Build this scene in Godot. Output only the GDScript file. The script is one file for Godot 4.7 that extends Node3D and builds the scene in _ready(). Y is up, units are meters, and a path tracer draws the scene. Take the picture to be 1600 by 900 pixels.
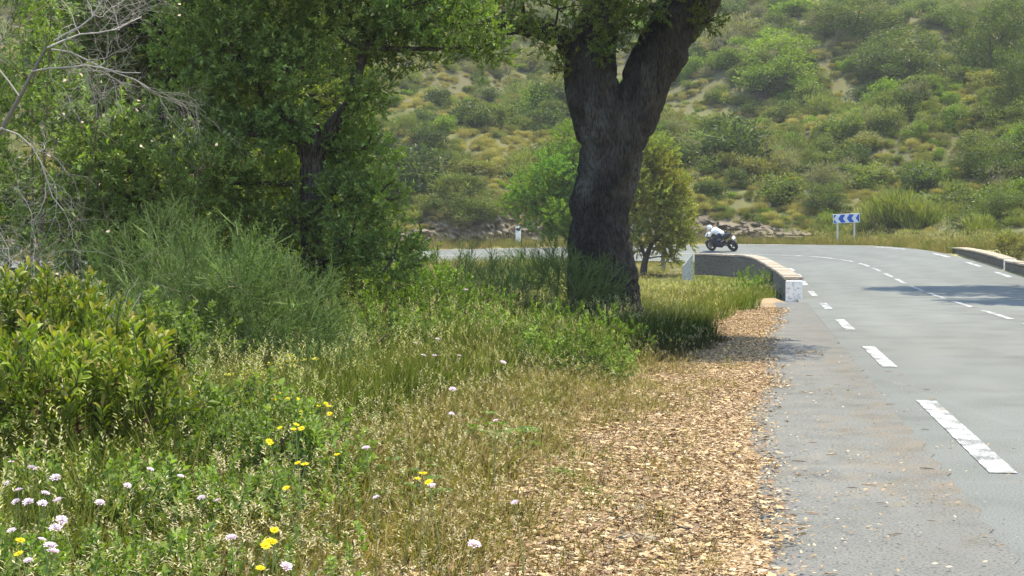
extends Node3D

# A mountain road bending left past an old cork oak; scrub hillside behind.
# World: x to the right, y up, -z away from the camera; "d" below is the distance ahead (d = -z). Metres.

# centre line of the road: d, x, height, left half width, right half width, cross slope
const ROAD := [
	[-150.0, -21.0, 0.0, 2.8, 3.3, 0.0], [-70.0, -7.4, 0.0, 2.8, 3.3, 0.0], [-30.0, -0.85, 0.0, 2.8, 3.3, 0.0], [0.0, 4.17, 0.0, 2.8, 3.3, 0.0], [12.0, 6.17, 0.0, 2.8, 3.3, 0.0],
	[24.0, 8.18, 0.0, 2.8, 3.3, 0.0], [32.5, 9.6, 0.015, 2.8, 3.3, 0.0], [36.8, 10.3, 0.05, 2.8, 3.35, 0.0], [41.0, 11.0, 0.105, 2.8, 3.4, 0.0], [45.0, 11.68, 0.188, 2.8, 3.4, 0.012],
	[49.0, 12.36, 0.27, 2.8, 3.45, 0.025], [53.0, 12.97, 0.365, 2.85, 3.5, 0.04], [57.0, 13.46, 0.47, 2.9, 3.55, 0.055], [60.5, 13.65, 0.55, 2.95, 3.65, 0.075], [64.0, 13.5, 0.63, 3.0, 3.8, 0.09],
	[67.3, 12.9, 0.68, 3.0, 4.0, 0.1], [70.0, 11.8, 0.71, 3.0, 4.2, 0.1], [72.4, 9.8, 0.725, 3.0, 4.3, 0.1], [74.0, 7.4, 0.73, 3.0, 4.2, 0.095],
	[74.9, 4.0, 0.70, 3.0, 3.9, 0.085], [75.1, 0.0, 0.66, 2.9, 3.6, 0.08], [74.7, -4.0, 0.6, 2.9, 3.4, 0.075], [73.5, -9.0, 0.53, 2.9, 3.3, 0.06], [71.0, -15.0, 0.43, 2.8, 3.3, 0.04],
	[66.0, -24.0, 0.25, 2.8, 3.3, 0.02], [58.0, -36.0, 0.0, 2.8, 3.3, 0.0], [40.0, -60.0, -0.6, 2.8, 3.3, 0.0], [20.0, -86.0, -1.2, 2.8, 3.3, 0.0]]
const RS := 0.5
const CUT_FROM := 146.5
const SCABIOUS = [[-1.80, 5.27, 0.46], [-1.69, 5.15, 0.46], [-1.66, 5.12, 0.46], [-1.53, 4.91, 0.46], [-1.66, 4.81, 0.46], [-1.57, 4.66, 0.46], [-1.47, 4.61, 0.46], [-1.51, 4.46, 0.46], [-1.47, 4.45, 0.46], [-1.42, 4.43, 0.46], [-1.39, 4.49, 0.46], [-1.28, 4.16, 0.46], [-1.26, 4.04, 0.46], [-1.37, 4.01, 0.46], [-1.25, 3.89, 0.46], [-1.20, 3.80, 0.46], [-1.17, 3.73, 0.46], [-1.20, 3.63, 0.46], [-1.25, 4.44, 0.46], [-1.26, 5.10, 0.46], [-1.12, 4.95, 0.46], [-0.96, 4.53, 0.46], [-0.90, 4.48, 0.46], [-0.75, 3.91, 0.46], [-1.25, 4.76, 0.46], [-2.16, 14.00, 0.59], [-0.76, 11.57, 0.46], [-0.61, 12.03, 0.46], [-0.62, 10.27, 0.46], [-0.54, 10.27, 0.46], [-0.37, 10.27, 0.46], [-0.06, 9.66, 0.46], [-0.44, 14.00, 0.80], [-0.32, 7.90, 0.46], [-0.28, 6.78, 0.46], [-0.07, 6.51, 0.46], [-0.56, 5.63, 0.46], [-0.42, 4.54, 0.46], [-0.26, 4.76, 0.46], [-0.10, 3.82, 0.46], [0.01, 4.45, 0.46], [-0.55, 3.56, 0.46]]
const YELLOW = [[-1.15, 7.31, 0.50], [-1.14, 7.04, 0.50], [-1.12, 7.13, 0.50], [-1.09, 7.34, 0.50], [-1.08, 7.07, 0.50], [-1.03, 7.04, 0.50], [-1.11, 6.69, 0.50], [-0.89, 6.76, 0.50], [-0.87, 6.85, 0.50], [-0.84, 6.74, 0.50], [-0.80, 6.44, 0.50], [-0.93, 6.48, 0.50], [-0.89, 6.44, 0.50], [-0.90, 6.32, 0.50], [-0.89, 6.05, 0.50], [-0.94, 5.95, 0.50], [-0.88, 5.91, 0.50], [-0.85, 5.93, 0.50], [-0.92, 5.55, 0.50], [-0.90, 5.48, 0.50], [-0.62, 5.20, 0.50], [-0.73, 5.00, 0.50], [-0.70, 4.96, 0.50], [-0.69, 4.48, 0.50], [-0.62, 3.82, 0.50], [-0.61, 3.67, 0.50], [-0.60, 3.67, 0.50], [-0.61, 3.62, 0.50], [-0.58, 3.37, 0.50], [-0.29, 4.77, 0.50], [-0.30, 4.66, 0.50], [-0.26, 4.59, 0.50], [-1.24, 3.69, 0.50], [-1.19, 3.53, 0.50]]


var rx := PackedFloat32Array()
var rd := PackedFloat32Array()
var re := PackedFloat32Array()
var rl := PackedFloat32Array()
var rr := PackedFloat32Array()
var rb := PackedFloat32Array()
var tx := PackedFloat32Array()
var td := PackedFloat32Array()
var rng := RandomNumberGenerator.new()
var nz := FastNoiseLite.new()
var nb := FastNoiseLite.new()
var used := {}
var alike := {}
var M := {}


class MB:
	var v := PackedVector3Array()
	var n := PackedVector3Array()
	var c := PackedColorArray()
	var ix := PackedInt32Array()

	func tri(a: Vector3, b: Vector3, d: Vector3, col: Color) -> void:
		var f := (d - a).cross(b - a).normalized()
		var k := v.size()
		v.append(a); v.append(b); v.append(d)
		n.append(f); n.append(f); n.append(f)
		c.append(col); c.append(col); c.append(col)
		ix.append(k); ix.append(k + 1); ix.append(k + 2)

	func quad(a: Vector3, b: Vector3, d: Vector3, e: Vector3, col: Color) -> void:
		tri(a, b, d, col)
		tri(a, d, e, col)

	func leaf(base: Vector3, dir: Vector3, side: Vector3, length: float, wide: float, col: Color, fold := 0.22) -> void:
		var up := side.cross(dir)
		var mid := base + dir * (length * 0.48) + up * (wide * fold)
		var tip := base + dir * length - up * (length * 0.06)
		tri(base, mid - side * (wide * 0.5), tip, col)
		tri(base, tip, mid + side * (wide * 0.5), col)

	# a broader leaf of six faces, blunt at the tip
	func broad_leaf(base: Vector3, dir: Vector3, side: Vector3, length: float, wide: float, col: Color, fold := 0.2) -> void:
		var up := side.cross(dir)
		var m1 := base + dir * (length * 0.35)
		var m2 := base + dir * (length * 0.75) - up * (length * 0.05)
		var tip := base + dir * length - up * (length * 0.14)
		var l1 := m1 - side * (wide * 0.42) + up * (wide * fold)
		var r1 := m1 + side * (wide * 0.42) + up * (wide * fold)
		var l2 := m2 - side * (wide * 0.46) + up * (wide * fold)
		var r2 := m2 + side * (wide * 0.46) + up * (wide * fold)
		tri(base, l1, m1, col); tri(base, m1, r1, col)
		tri(l1, l2, m2, col); tri(l1, m2, m1, col)
		tri(m1, m2, r2, col); tri(m1, r2, r1, col)
		tri(l2, tip, m2, col); tri(m2, tip, r2, col)

	func blade(base: Vector3, lean: Vector3, height: float, wide: float, side: Vector3, col: Color, tipcol: Color) -> void:
		var m := base + Vector3(lean.x * 0.32, height * 0.58, lean.z * 0.32)
		var t := base + Vector3(lean.x, height * (1.0 - 0.25 * lean.length() / maxf(height, 0.01)), lean.z)
		var f := side.cross(t - base).normalized()
		var k := v.size()
		v.append(base - side * wide * 0.5); v.append(base + side * wide * 0.5); v.append(m + side * wide * 0.42); v.append(m - side * wide * 0.42); v.append(t)
		for q in 5:
			n.append(f)
		c.append(col); c.append(col); c.append(col); c.append(col); c.append(tipcol)
		for q in [0, 1, 2, 0, 2, 3, 3, 2, 4]:
			ix.append(k + q)

	# smooth surface between rows of points; rows all of one length
	func sheet(rows: Array, cols: Array, closed := false, flip := false) -> void:
		var h := rows.size()
		var w: int = rows[0].size()
		var k := v.size()
		for j in h:
			for i in w:
				var i0 := (i - 1 + w) % w if closed else maxi(i - 1, 0)
				var i1 := (i + 1) % w if closed else mini(i + 1, w - 1)
				var a: Vector3 = rows[j][i1] - rows[j][i0]
				var b: Vector3 = rows[mini(j + 1, h - 1)][i] - rows[maxi(j - 1, 0)][i]
				var f := a.cross(b).normalized()
				v.append(rows[j][i]); n.append(-f if flip else f); c.append(cols[j][i])
		for j in h - 1:
			for i in (w if closed else w - 1):
				var p := k + j * w + i
				var q := k + j * w + (i + 1) % w
				if flip:
					ix.append(p); ix.append(q); ix.append(q + w); ix.append(p); ix.append(q + w); ix.append(p + w)
				else:
					ix.append(p); ix.append(q + w); ix.append(q); ix.append(p); ix.append(p + w); ix.append(q + w)

	func tube(pts: Array, rad: Array, seg: int, col: Color, noise: FastNoiseLite = null, amp := 0.0, cap := false, cracks: FastNoiseLite = null) -> void:
		var rows := []
		var cols := []
		var t0: Vector3 = (pts[1] - pts[0]).normalized()
		var u := t0.cross(Vector3(0.31, 0.17, 0.93)).normalized()
		if u.length() < 0.1:
			u = t0.cross(Vector3.RIGHT).normalized()
		for j in pts.size():
			var t: Vector3 = (pts[mini(j + 1, pts.size() - 1)] - pts[maxi(j - 1, 0)]).normalized()
			u = (u - t * u.dot(t)).normalized()
			var w := t.cross(u)
			var row := []
			var cr := []
			for i in seg:
				var a := TAU * i / seg
				var o := u * cos(a) + w * sin(a)
				var r: float = rad[j]
				if noise:
					var p: Vector3 = pts[j] + o * r
					r *= 1.0 + amp * noise.get_noise_3d(p.x, p.y * 0.42, p.z)
					if cracks:
						r += 0.035 * smoothstep(-0.98, -0.72, cracks.get_noise_3d(p.x, p.y * 0.38, p.z)) - 0.02
				row.append(pts[j] + o * r)
				cr.append(col)
			rows.append(row)
			cols.append(cr)
		sheet(rows, cols, true)
		if cap:
			for e in [0, pts.size() - 1]:
				for i in seg:
					if e == 0:
						tri(pts[e], rows[e][i], rows[e][(i + 1) % seg], col)
					else:
						tri(pts[e], rows[e][(i + 1) % seg], rows[e][i], col)

	# box with chamfered edges: centre, half sizes, axes
	func rbox(at: Vector3, hs: Vector3, b: Basis, ch: float, col: Color) -> void:
		var k := [-1.0, 1.0]
		for ax in 3:
			for s in k:
				var p := []
				for q in [[-1, -1], [1, -1], [1, 1], [-1, 1]]:
					var o := Vector3.ZERO
					o[ax] = s * hs[ax]
					o[(ax + 1) % 3] = q[0] * (hs[(ax + 1) % 3] - ch)
					o[(ax + 2) % 3] = q[1] * (hs[(ax + 2) % 3] - ch)
					p.append(at + b * o)
				face(p, b[ax] * s, col)
		for ax in 3:
			var y := (ax + 1) % 3
			var z := (ax + 2) % 3
			for s in k:
				for t in k:
					var p := []
					for q in [[-1, 0], [1, 0], [1, 1], [-1, 1]]:
						var o := Vector3.ZERO
						o[ax] = q[0] * (hs[ax] - ch)
						o[y] = s * (hs[y] - (ch if q[1] else 0.0))
						o[z] = t * (hs[z] - (0.0 if q[1] else ch))
						p.append(at + b * o)
					face(p, b[y] * s + b[z] * t, col)
		for s in k:
			for t in k:
				for w in k:
					face([at + b * Vector3(s * hs.x, t * (hs.y - ch), w * (hs.z - ch)), at + b * Vector3(s * (hs.x - ch), t * hs.y, w * (hs.z - ch)), at + b * Vector3(s * (hs.x - ch), t * (hs.y - ch), w * hs.z)], b * Vector3(s, t, w), col)

	func face(p: Array, out: Vector3, col: Color) -> void:
		for i in range(1, p.size() - 1):
			if (p[i + 1] - p[0]).cross(p[i] - p[0]).dot(out) >= 0.0:
				tri(p[0], p[i], p[i + 1], col)
			else:
				tri(p[0], p[i + 1], p[i], col)

	func ball(at: Vector3, b: Basis, seg: int, col: Color, noise: FastNoiseLite = null, amp := 0.0) -> void:
		var rows := []
		var cols := []
		var h := maxi(4, seg / 2)
		for j in h + 1:
			var th := PI * (0.002 + 0.996 * j / h)
			var row := []
			var cr := []
			for i in seg:
				var a := TAU * i / seg
				var o := Vector3(sin(th) * cos(a), -cos(th), sin(th) * sin(a))
				if noise:
					var q := b * o * 3.0 + at
					o *= 1.0 + amp * noise.get_noise_3dv(q)
				row.append(at + b * o)
				cr.append(col)
			rows.append(row)
			cols.append(cr)
		sheet(rows, cols, true, true)

	# a ring of round section
	func torus(at: Vector3, axis: Vector3, r: float, t: float, seg: int, seg2: int, col: Color) -> void:
		var u := axis.cross(Vector3(0.3, 0.9, 0.2)).normalized()
		var w := axis.cross(u)
		var rows := []
		var cols := []
		for i in seg + 1:
			var a := TAU * i / seg
			var o := u * cos(a) + w * sin(a)
			var row := []
			var cr := []
			for j in seg2:
				var e := TAU * j / seg2
				row.append(at + o * (r + t * cos(e)) + axis * (t * sin(e)))
				cr.append(col)
			rows.append(row)
			cols.append(cr)
		sheet(rows, cols, true)

	func mesh(mat: Material) -> ArrayMesh:
		var a := []
		a.resize(Mesh.ARRAY_MAX)
		a[Mesh.ARRAY_VERTEX] = v
		a[Mesh.ARRAY_NORMAL] = n
		a[Mesh.ARRAY_COLOR] = c
		a[Mesh.ARRAY_INDEX] = ix
		var m := ArrayMesh.new()
		m.add_surface_from_arrays(Mesh.PRIMITIVE_TRIANGLES, a)
		m.surface_set_material(0, mat)
		return m


# ---------------------------------------------------------------- naming
func numbered(called: String) -> String:
	var k: int = used.get(called, 0)
	used[called] = k + 1
	return called if k == 0 else "%s_%03d" % [called, k]


func tag(o: Node, label := "", category := "", group := "", kind := "") -> Node:
	for p in [["label", label], ["category", category], ["group", group], ["kind", kind]]:
		if p[1] != "":
			o.set_meta(p[0], p[1])
	return o


# things alike: told apart by their order across the picture
func sort_out(phrase: String, key: float, o: Node) -> void:
	if not alike.has(phrase):
		alike[phrase] = []
	alike[phrase].append([key, o])


func label_alike() -> void:
	var words := ["first", "second", "third", "fourth", "fifth", "sixth", "seventh", "eighth", "ninth", "tenth", "eleventh", "twelfth"]
	for phrase in alike:
		var list: Array = alike[phrase]
		list.sort_custom(func(a, b): return a[0] < b[0])
		for k in list.size():
			var n := k + 1
			var suffix: String = "th" if n % 100 in [11, 12, 13] else ["th", "st", "nd", "rd", "th", "th", "th", "th", "th", "th"][n % 10]
			var t: String = phrase % (words[k] if k < 12 else "%d%s" % [n, suffix])
			if list.size() == 1:
				t = phrase.replace(" from the left", "").replace("nearest ", "") % "single"
			list[k][1].set_meta("label", t.replace("first nearest", "nearest"))


func thing(called: String, at: Vector3, label: String, category: String, group := "", turn := 0.0) -> Node3D:
	var o := Node3D.new()
	o.name = numbered(called)
	add_child(o)
	o.position = at
	o.rotation.y = turn
	tag(o, label, category, group)
	return o


func put(called: String, m: Mesh, parent: Node = null, at := Vector3.ZERO) -> MeshInstance3D:
	var o := MeshInstance3D.new()
	o.mesh = m
	if parent:
		o.name = called
		parent.add_child(o, true)
	else:
		o.name = numbered(called)
		add_child(o)
	o.position = at
	o.cast_shadow = GeometryInstance3D.SHADOW_CASTING_SETTING_ON
	return o


# many copies of one mesh; list holds [Transform3D, Color]
func scatter(called: String, m: Mesh, list: Array, parent: Node = null) -> MultiMeshInstance3D:
	var mm := MultiMesh.new()
	mm.transform_format = MultiMesh.TRANSFORM_3D
	mm.use_colors = true
	mm.mesh = m
	mm.instance_count = list.size()
	var b := PackedFloat32Array()
	b.resize(list.size() * 16)
	var k := 0
	for e in list:
		var t: Transform3D = e[0]
		var col: Color = e[1]
		b[k] = t.basis.x.x; b[k + 1] = t.basis.y.x; b[k + 2] = t.basis.z.x; b[k + 3] = t.origin.x
		b[k + 4] = t.basis.x.y; b[k + 5] = t.basis.y.y; b[k + 6] = t.basis.z.y; b[k + 7] = t.origin.y
		b[k + 8] = t.basis.x.z; b[k + 9] = t.basis.y.z; b[k + 10] = t.basis.z.z; b[k + 11] = t.origin.z
		b[k + 12] = col.r; b[k + 13] = col.g; b[k + 14] = col.b; b[k + 15] = 1.0
		k += 16
	mm.buffer = b
	var o := MultiMeshInstance3D.new()
	o.multimesh = mm
	if parent:
		o.name = called
		parent.add_child(o, true)
	else:
		o.name = numbered(called)
		add_child(o)
	return o


func rnd(a: float, b: float) -> float:
	return rng.randf_range(a, b)


func rdir() -> Vector3:
	var y := rnd(-1, 1)
	var a := rnd(0, TAU)
	var r := sqrt(1.0 - y * y)
	return Vector3(r * cos(a), y, r * sin(a))


func shade(col: Color, lo: float, hi: float) -> Color:
	var k := rnd(lo, hi)
	return Color(col.r * k, col.g * k, col.b * k)


# a basis whose y axis is "up", with a random turn round it
func stand(up: Vector3, s: float) -> Basis:
	var y := up.normalized()
	var x := y.cross(rdir()).normalized()
	return Basis(x * s, y * s, x.cross(y) * s)


func P(x: float, d: float, y: float) -> Vector3:
	return Vector3(x, y, -d)


# ---------------------------------------------------------------- the road's course and the lie of the land
func lay_road() -> void:
	var pts := []
	for i in range(1, ROAD.size() - 2):
		for k in 24:
			var t := k / 24.0
			var row := []
			for q in 6:
				row.append(cubic_interpolate(ROAD[i][q], ROAD[i + 1][q], ROAD[i - 1][q], ROAD[i + 2][q], t))
			pts.append(row)
	var acc := 0.0
	var next := 0.0
	for i in pts.size() - 1:
		var a: Array = pts[i]
		var b: Array = pts[i + 1]
		var l := Vector2(a[1], a[0]).distance_to(Vector2(b[1], b[0]))
		while next <= acc + l and l > 0.0:
			var t := (next - acc) / l
			rd.append(lerpf(a[0], b[0], t)); rx.append(lerpf(a[1], b[1], t)); re.append(lerpf(a[2], b[2], t))
			rl.append(lerpf(a[3], b[3], t)); rr.append(lerpf(a[4], b[4], t)); rb.append(lerpf(a[5], b[5], t))
			next += RS
		acc += l
	for i in rx.size():
		var p := maxi(i - 1, 0)
		var q := mini(i + 1, rx.size() - 1)
		var t := Vector2(rx[q] - rx[p], rd[q] - rd[p]).normalized()
		tx.append(t.x)
		td.append(t.y)


# [sample number, offset to the right]
func near_road(x: float, d: float) -> Vector2:
	var best := 1e9
	var bi := 0
	var i := 0
	var last := rx.size() - 1
	while i <= last:
		var q := (rx[i] - x) * (rx[i] - x) + (rd[i] - d) * (rd[i] - d)
		if q < best:
			best = q
			bi = i
		i += 8
	var a := maxi(bi - 7, 0)
	var b := mini(bi + 7, last)
	for j in range(a, b + 1):
		var q := (rx[j] - x) * (rx[j] - x) + (rd[j] - d) * (rd[j] - d)
		if q < best:
			best = q
			bi = j
	return Vector2(bi, (x - rx[bi]) * td[bi] - (d - rd[bi]) * tx[bi])


func on_road(s: float, off: float, lift := 0.0) -> Vector3:
	var f := clampf(s / RS, 0.0, rx.size() - 1.001)
	var i := int(f)
	var t := f - i
	var dx := lerpf(tx[i], tx[i + 1], t)
	var dd := lerpf(td[i], td[i + 1], t)
	return Vector3(lerpf(rx[i], rx[i + 1], t) + off * dd, lerpf(re[i], re[i + 1], t) + off * lerpf(rb[i], rb[i + 1], t) + lift, -(lerpf(rd[i], rd[i + 1], t) - off * dx))


func s_at(d: float) -> float:
	for i in rd.size():
		if rd[i] >= d:
			return i * RS
	return 0.0


func sst(a: float, b: float, x: float) -> float:
	return smoothstep(a, b, x)


# left edge of the lay-by's old asphalt
func layby_edge(d: float) -> float:
	var e := 0.0
	if d < 9.3:
		e = lerpf(0.62, 1.43, clampf((d - 3.0) / 6.3, 0, 1))
	elif d < 22.0:
		e = lerpf(1.43, 3.8, (d - 9.3) / 12.7)
	else:
		e = lerpf(3.8, 5.6, (d - 22.0) / 9.0)
	return e + nz.get_noise_2d(d * 9.0, 3.0) * 0.16 + nz.get_noise_2d(d * 40.0, 9.0) * 0.05


func cut_height(s: float) -> float:
	return sst(CUT_FROM - 3.0, CUT_FROM + 4.0, s) * (0.9 + 1.1 * sst(-0.1, 0.35, nz.get_noise_1d(s * 1.3 + 40.0)) + 0.5 * nz.get_noise_1d(s * 6.0))


func natural(x: float, d: float) -> float:
	var h := 0.05 * nb.get_noise_2d(x * 14.0, d * 14.0) + 0.12 * sst(1.6, -0.6, x) * sst(40.0, 20.0, d)
	h -= 0.05 * maxf(0.0, -x - 6.0)
	h -= 0.35 * sst(27.0, 42.0, d) * sst(70.0, 55.0, d)
	h += 0.3 * sst(50.0, 70.0, d)
	return maxf(h, -6.0)


# the height of the bare ground
func G(x: float, d: float) -> float:
	var q := near_road(x, d)
	var i := int(q.x)
	var off := q.y
	var low := 0.03 + 0.002 * clampf(d, 0.0, 90.0)
	if off > -rl[i] - 0.25 and off < rr[i] + 0.25:
		return re[i] + rb[i] * off - low
	if off > 0.0:
		var t := off - rr[i] - 0.25
		var e := re[i] + rb[i] * (rr[i] + 0.25)
		var far := sst(52.0, 62.0, rd[i]) if rd[i] > 50.0 or rx[i] < 0.0 else 0.0
		if i > 300 and rx[i] < 8.0:
			far = 1.0
		var und := nz.get_noise_2d(x * 1.1, d * 1.1) * clampf(t / 30.0, 0.0, 1.0)
		var a := e - low * (1.0 - sst(0.0, 0.6, t)) + 0.06 * minf(t, 2.4) + cut_height(i * RS) * sst(2.4, 3.8, t) + 0.30 * maxf(0.0, t - 3.4) + 5.0 * und + 0.25 * nb.get_noise_2d(x * 6.0, d * 6.0) * sst(2.0, 6.0, t)
		var b := e - low * (1.0 - sst(0.0, 0.6, t)) - 0.7 * sst(1.0, 3.5, t) + 0.3 * maxf(0.0, t - 6.0) + 5.0 * und + 0.12 * nb.get_noise_2d(x * 6.0, d * 6.0) * sst(1.0, 4.0, t)
		return lerpf(b, a, far)
	var tl := -off - rl[i] - 0.25
	var el := re[i] - rb[i] * (rl[i] + 0.25)
	var h := lerpf(el - low, natural(x, d), sst(0.0, 2.6, tl))
	if rd[i] < 45.0 and d < 33.0 and d > -8.0:
		var u := x - layby_edge(d)
		h = lerpf(lerpf(natural(x, d), el + 0.012, sst(-1.2, -0.1, u)), el - low, sst(-0.02, 0.25, u))
	return h


func _ready() -> void:
	var cam := Camera3D.new()
	cam.name = "camera"
	add_child(cam)
	cam.position = Vector3(0, 1.25, 0)
	cam.rotation = Vector3(-atan(70.0 / 2300.0), 0, 0)
	cam.fov = rad_to_deg(2.0 * atan(450.0 / 2300.0))
	cam.near = 0.1
	cam.far = 1200.0
	cam.current = true
	var sky := ProceduralSkyMaterial.new()
	sky.sky_top_color = Color(0.46, 0.56, 0.70)
	sky.sky_horizon_color = Color(0.86, 0.88, 0.88)
	sky.sky_curve = 0.18
	sky.ground_bottom_color = Color(0.25, 0.25, 0.2)
	sky.ground_horizon_color = Color(0.6, 0.64, 0.64)
	sky.sky_energy_multiplier = 1.35
	sky.sun_angle_max = 20.0
	var env := Environment.new()
	env.background_mode = Environment.BG_SKY
	env.sky = Sky.new()
	env.sky.sky_material = sky
	env.background_energy_multiplier = 1.0
	env.tonemap_mode = Environment.TONE_MAPPER_LINEAR
	env.tonemap_exposure = 1.92
	env.sdfgi_enabled = true
	env.ssao_enabled = true
	env.ssil_enabled = true
	env.fog_enabled = true
	env.fog_density = 0.0005
	env.fog_light_color = Color(0.92, 0.94, 0.94)
	var we := WorldEnvironment.new()
	we.name = "world_environment"
	we.environment = env
	add_child(we)
	var sun := DirectionalLight3D.new()
	sun.name = "sun"
	add_child(sun)
	sun.look_at_from_position(Vector3.ZERO, -Vector3(0.31, 0.935, -0.17), Vector3.RIGHT)
	sun.light_energy = 1.5
	sun.light_color = Color(1.0, 0.95, 0.85)
	sun.light_angular_distance = 0.53
	sun.shadow_enabled = true

	nz.seed = 3
	nz.frequency = 0.02
	nz.fractal_octaves = 3
	nb.seed = 8
	nb.frequency = 0.05
	nb.fractal_octaves = 3
	nb2.seed = 14
	nb2.frequency = 2.6
	nb2.fractal_octaves = 4
	plates.seed = 29
	plates.noise_type = FastNoiseLite.TYPE_CELLULAR
	plates.cellular_return_type = FastNoiseLite.RETURN_DISTANCE2_SUB
	plates.frequency = 5.5
	plates.fractal_type = FastNoiseLite.FRACTAL_NONE
	make_materials()
	lay_road()
	build_ground()
	build_road()
	build_cutting()
	build_walls()
	build_sign()
	build_posts()
	make_sprigs()
	build_trees()
	build_hill()
	build_bushes()
	build_grass()
	build_flowers()
	build_motorcycle()
	label_alike()


# ---------------------------------------------------------------- materials
func noise_tex(freq: float, oct: int, ramp: Array, size := 512, kind := FastNoiseLite.TYPE_SIMPLEX_SMOOTH, normal := false, sd := 1) -> NoiseTexture2D:
	var f := FastNoiseLite.new()
	f.seed = sd
	f.noise_type = kind
	f.frequency = freq
	f.fractal_octaves = oct
	if kind == FastNoiseLite.TYPE_CELLULAR:
		f.cellular_return_type = FastNoiseLite.RETURN_CELL_VALUE
	var t := NoiseTexture2D.new()
	t.width = size
	t.height = size
	t.seamless = true
	t.noise = f
	if normal:
		t.as_normal_map = true
		t.bump_strength = 6.0
	elif ramp:
		var g := Gradient.new()
		g.offsets = PackedFloat32Array(ramp.map(func(r): return r[0]))
		g.colors = PackedColorArray(ramp.map(func(r): return Color(r[1], r[2], r[3]).linear_to_srgb()))
		t.color_ramp = g
	return t


func mat(called: String, col: Color, rough: float, tex: Texture2D = null, scale := 1.0, vc := true) -> StandardMaterial3D:
	var m := StandardMaterial3D.new()
	m.resource_name = called
	m.albedo_color = Color(col.r, col.g, col.b).linear_to_srgb()
	m.roughness = rough
	m.metallic_specular = 0.4
	m.vertex_color_use_as_albedo = vc
	if tex:
		m.albedo_texture = tex
		m.uv1_triplanar = true
		m.uv1_world_triplanar = true
		m.uv1_scale = Vector3.ONE * scale
	M[called] = m
	return m


func detail(m: StandardMaterial3D, tex: Texture2D, scale: float) -> void:
	m.detail_enabled = true
	m.detail_albedo = tex
	m.detail_blend_mode = BaseMaterial3D.BLEND_MODE_MUL
	m.detail_uv_layer = BaseMaterial3D.DETAIL_UV_2
	m.uv2_triplanar = true
	m.uv2_world_triplanar = true
	m.uv2_scale = Vector3.ONE * scale


func relief(m: StandardMaterial3D, tex: Texture2D, depth: float) -> void:
	m.heightmap_enabled = true
	m.heightmap_texture = tex
	m.heightmap_scale = depth


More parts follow.
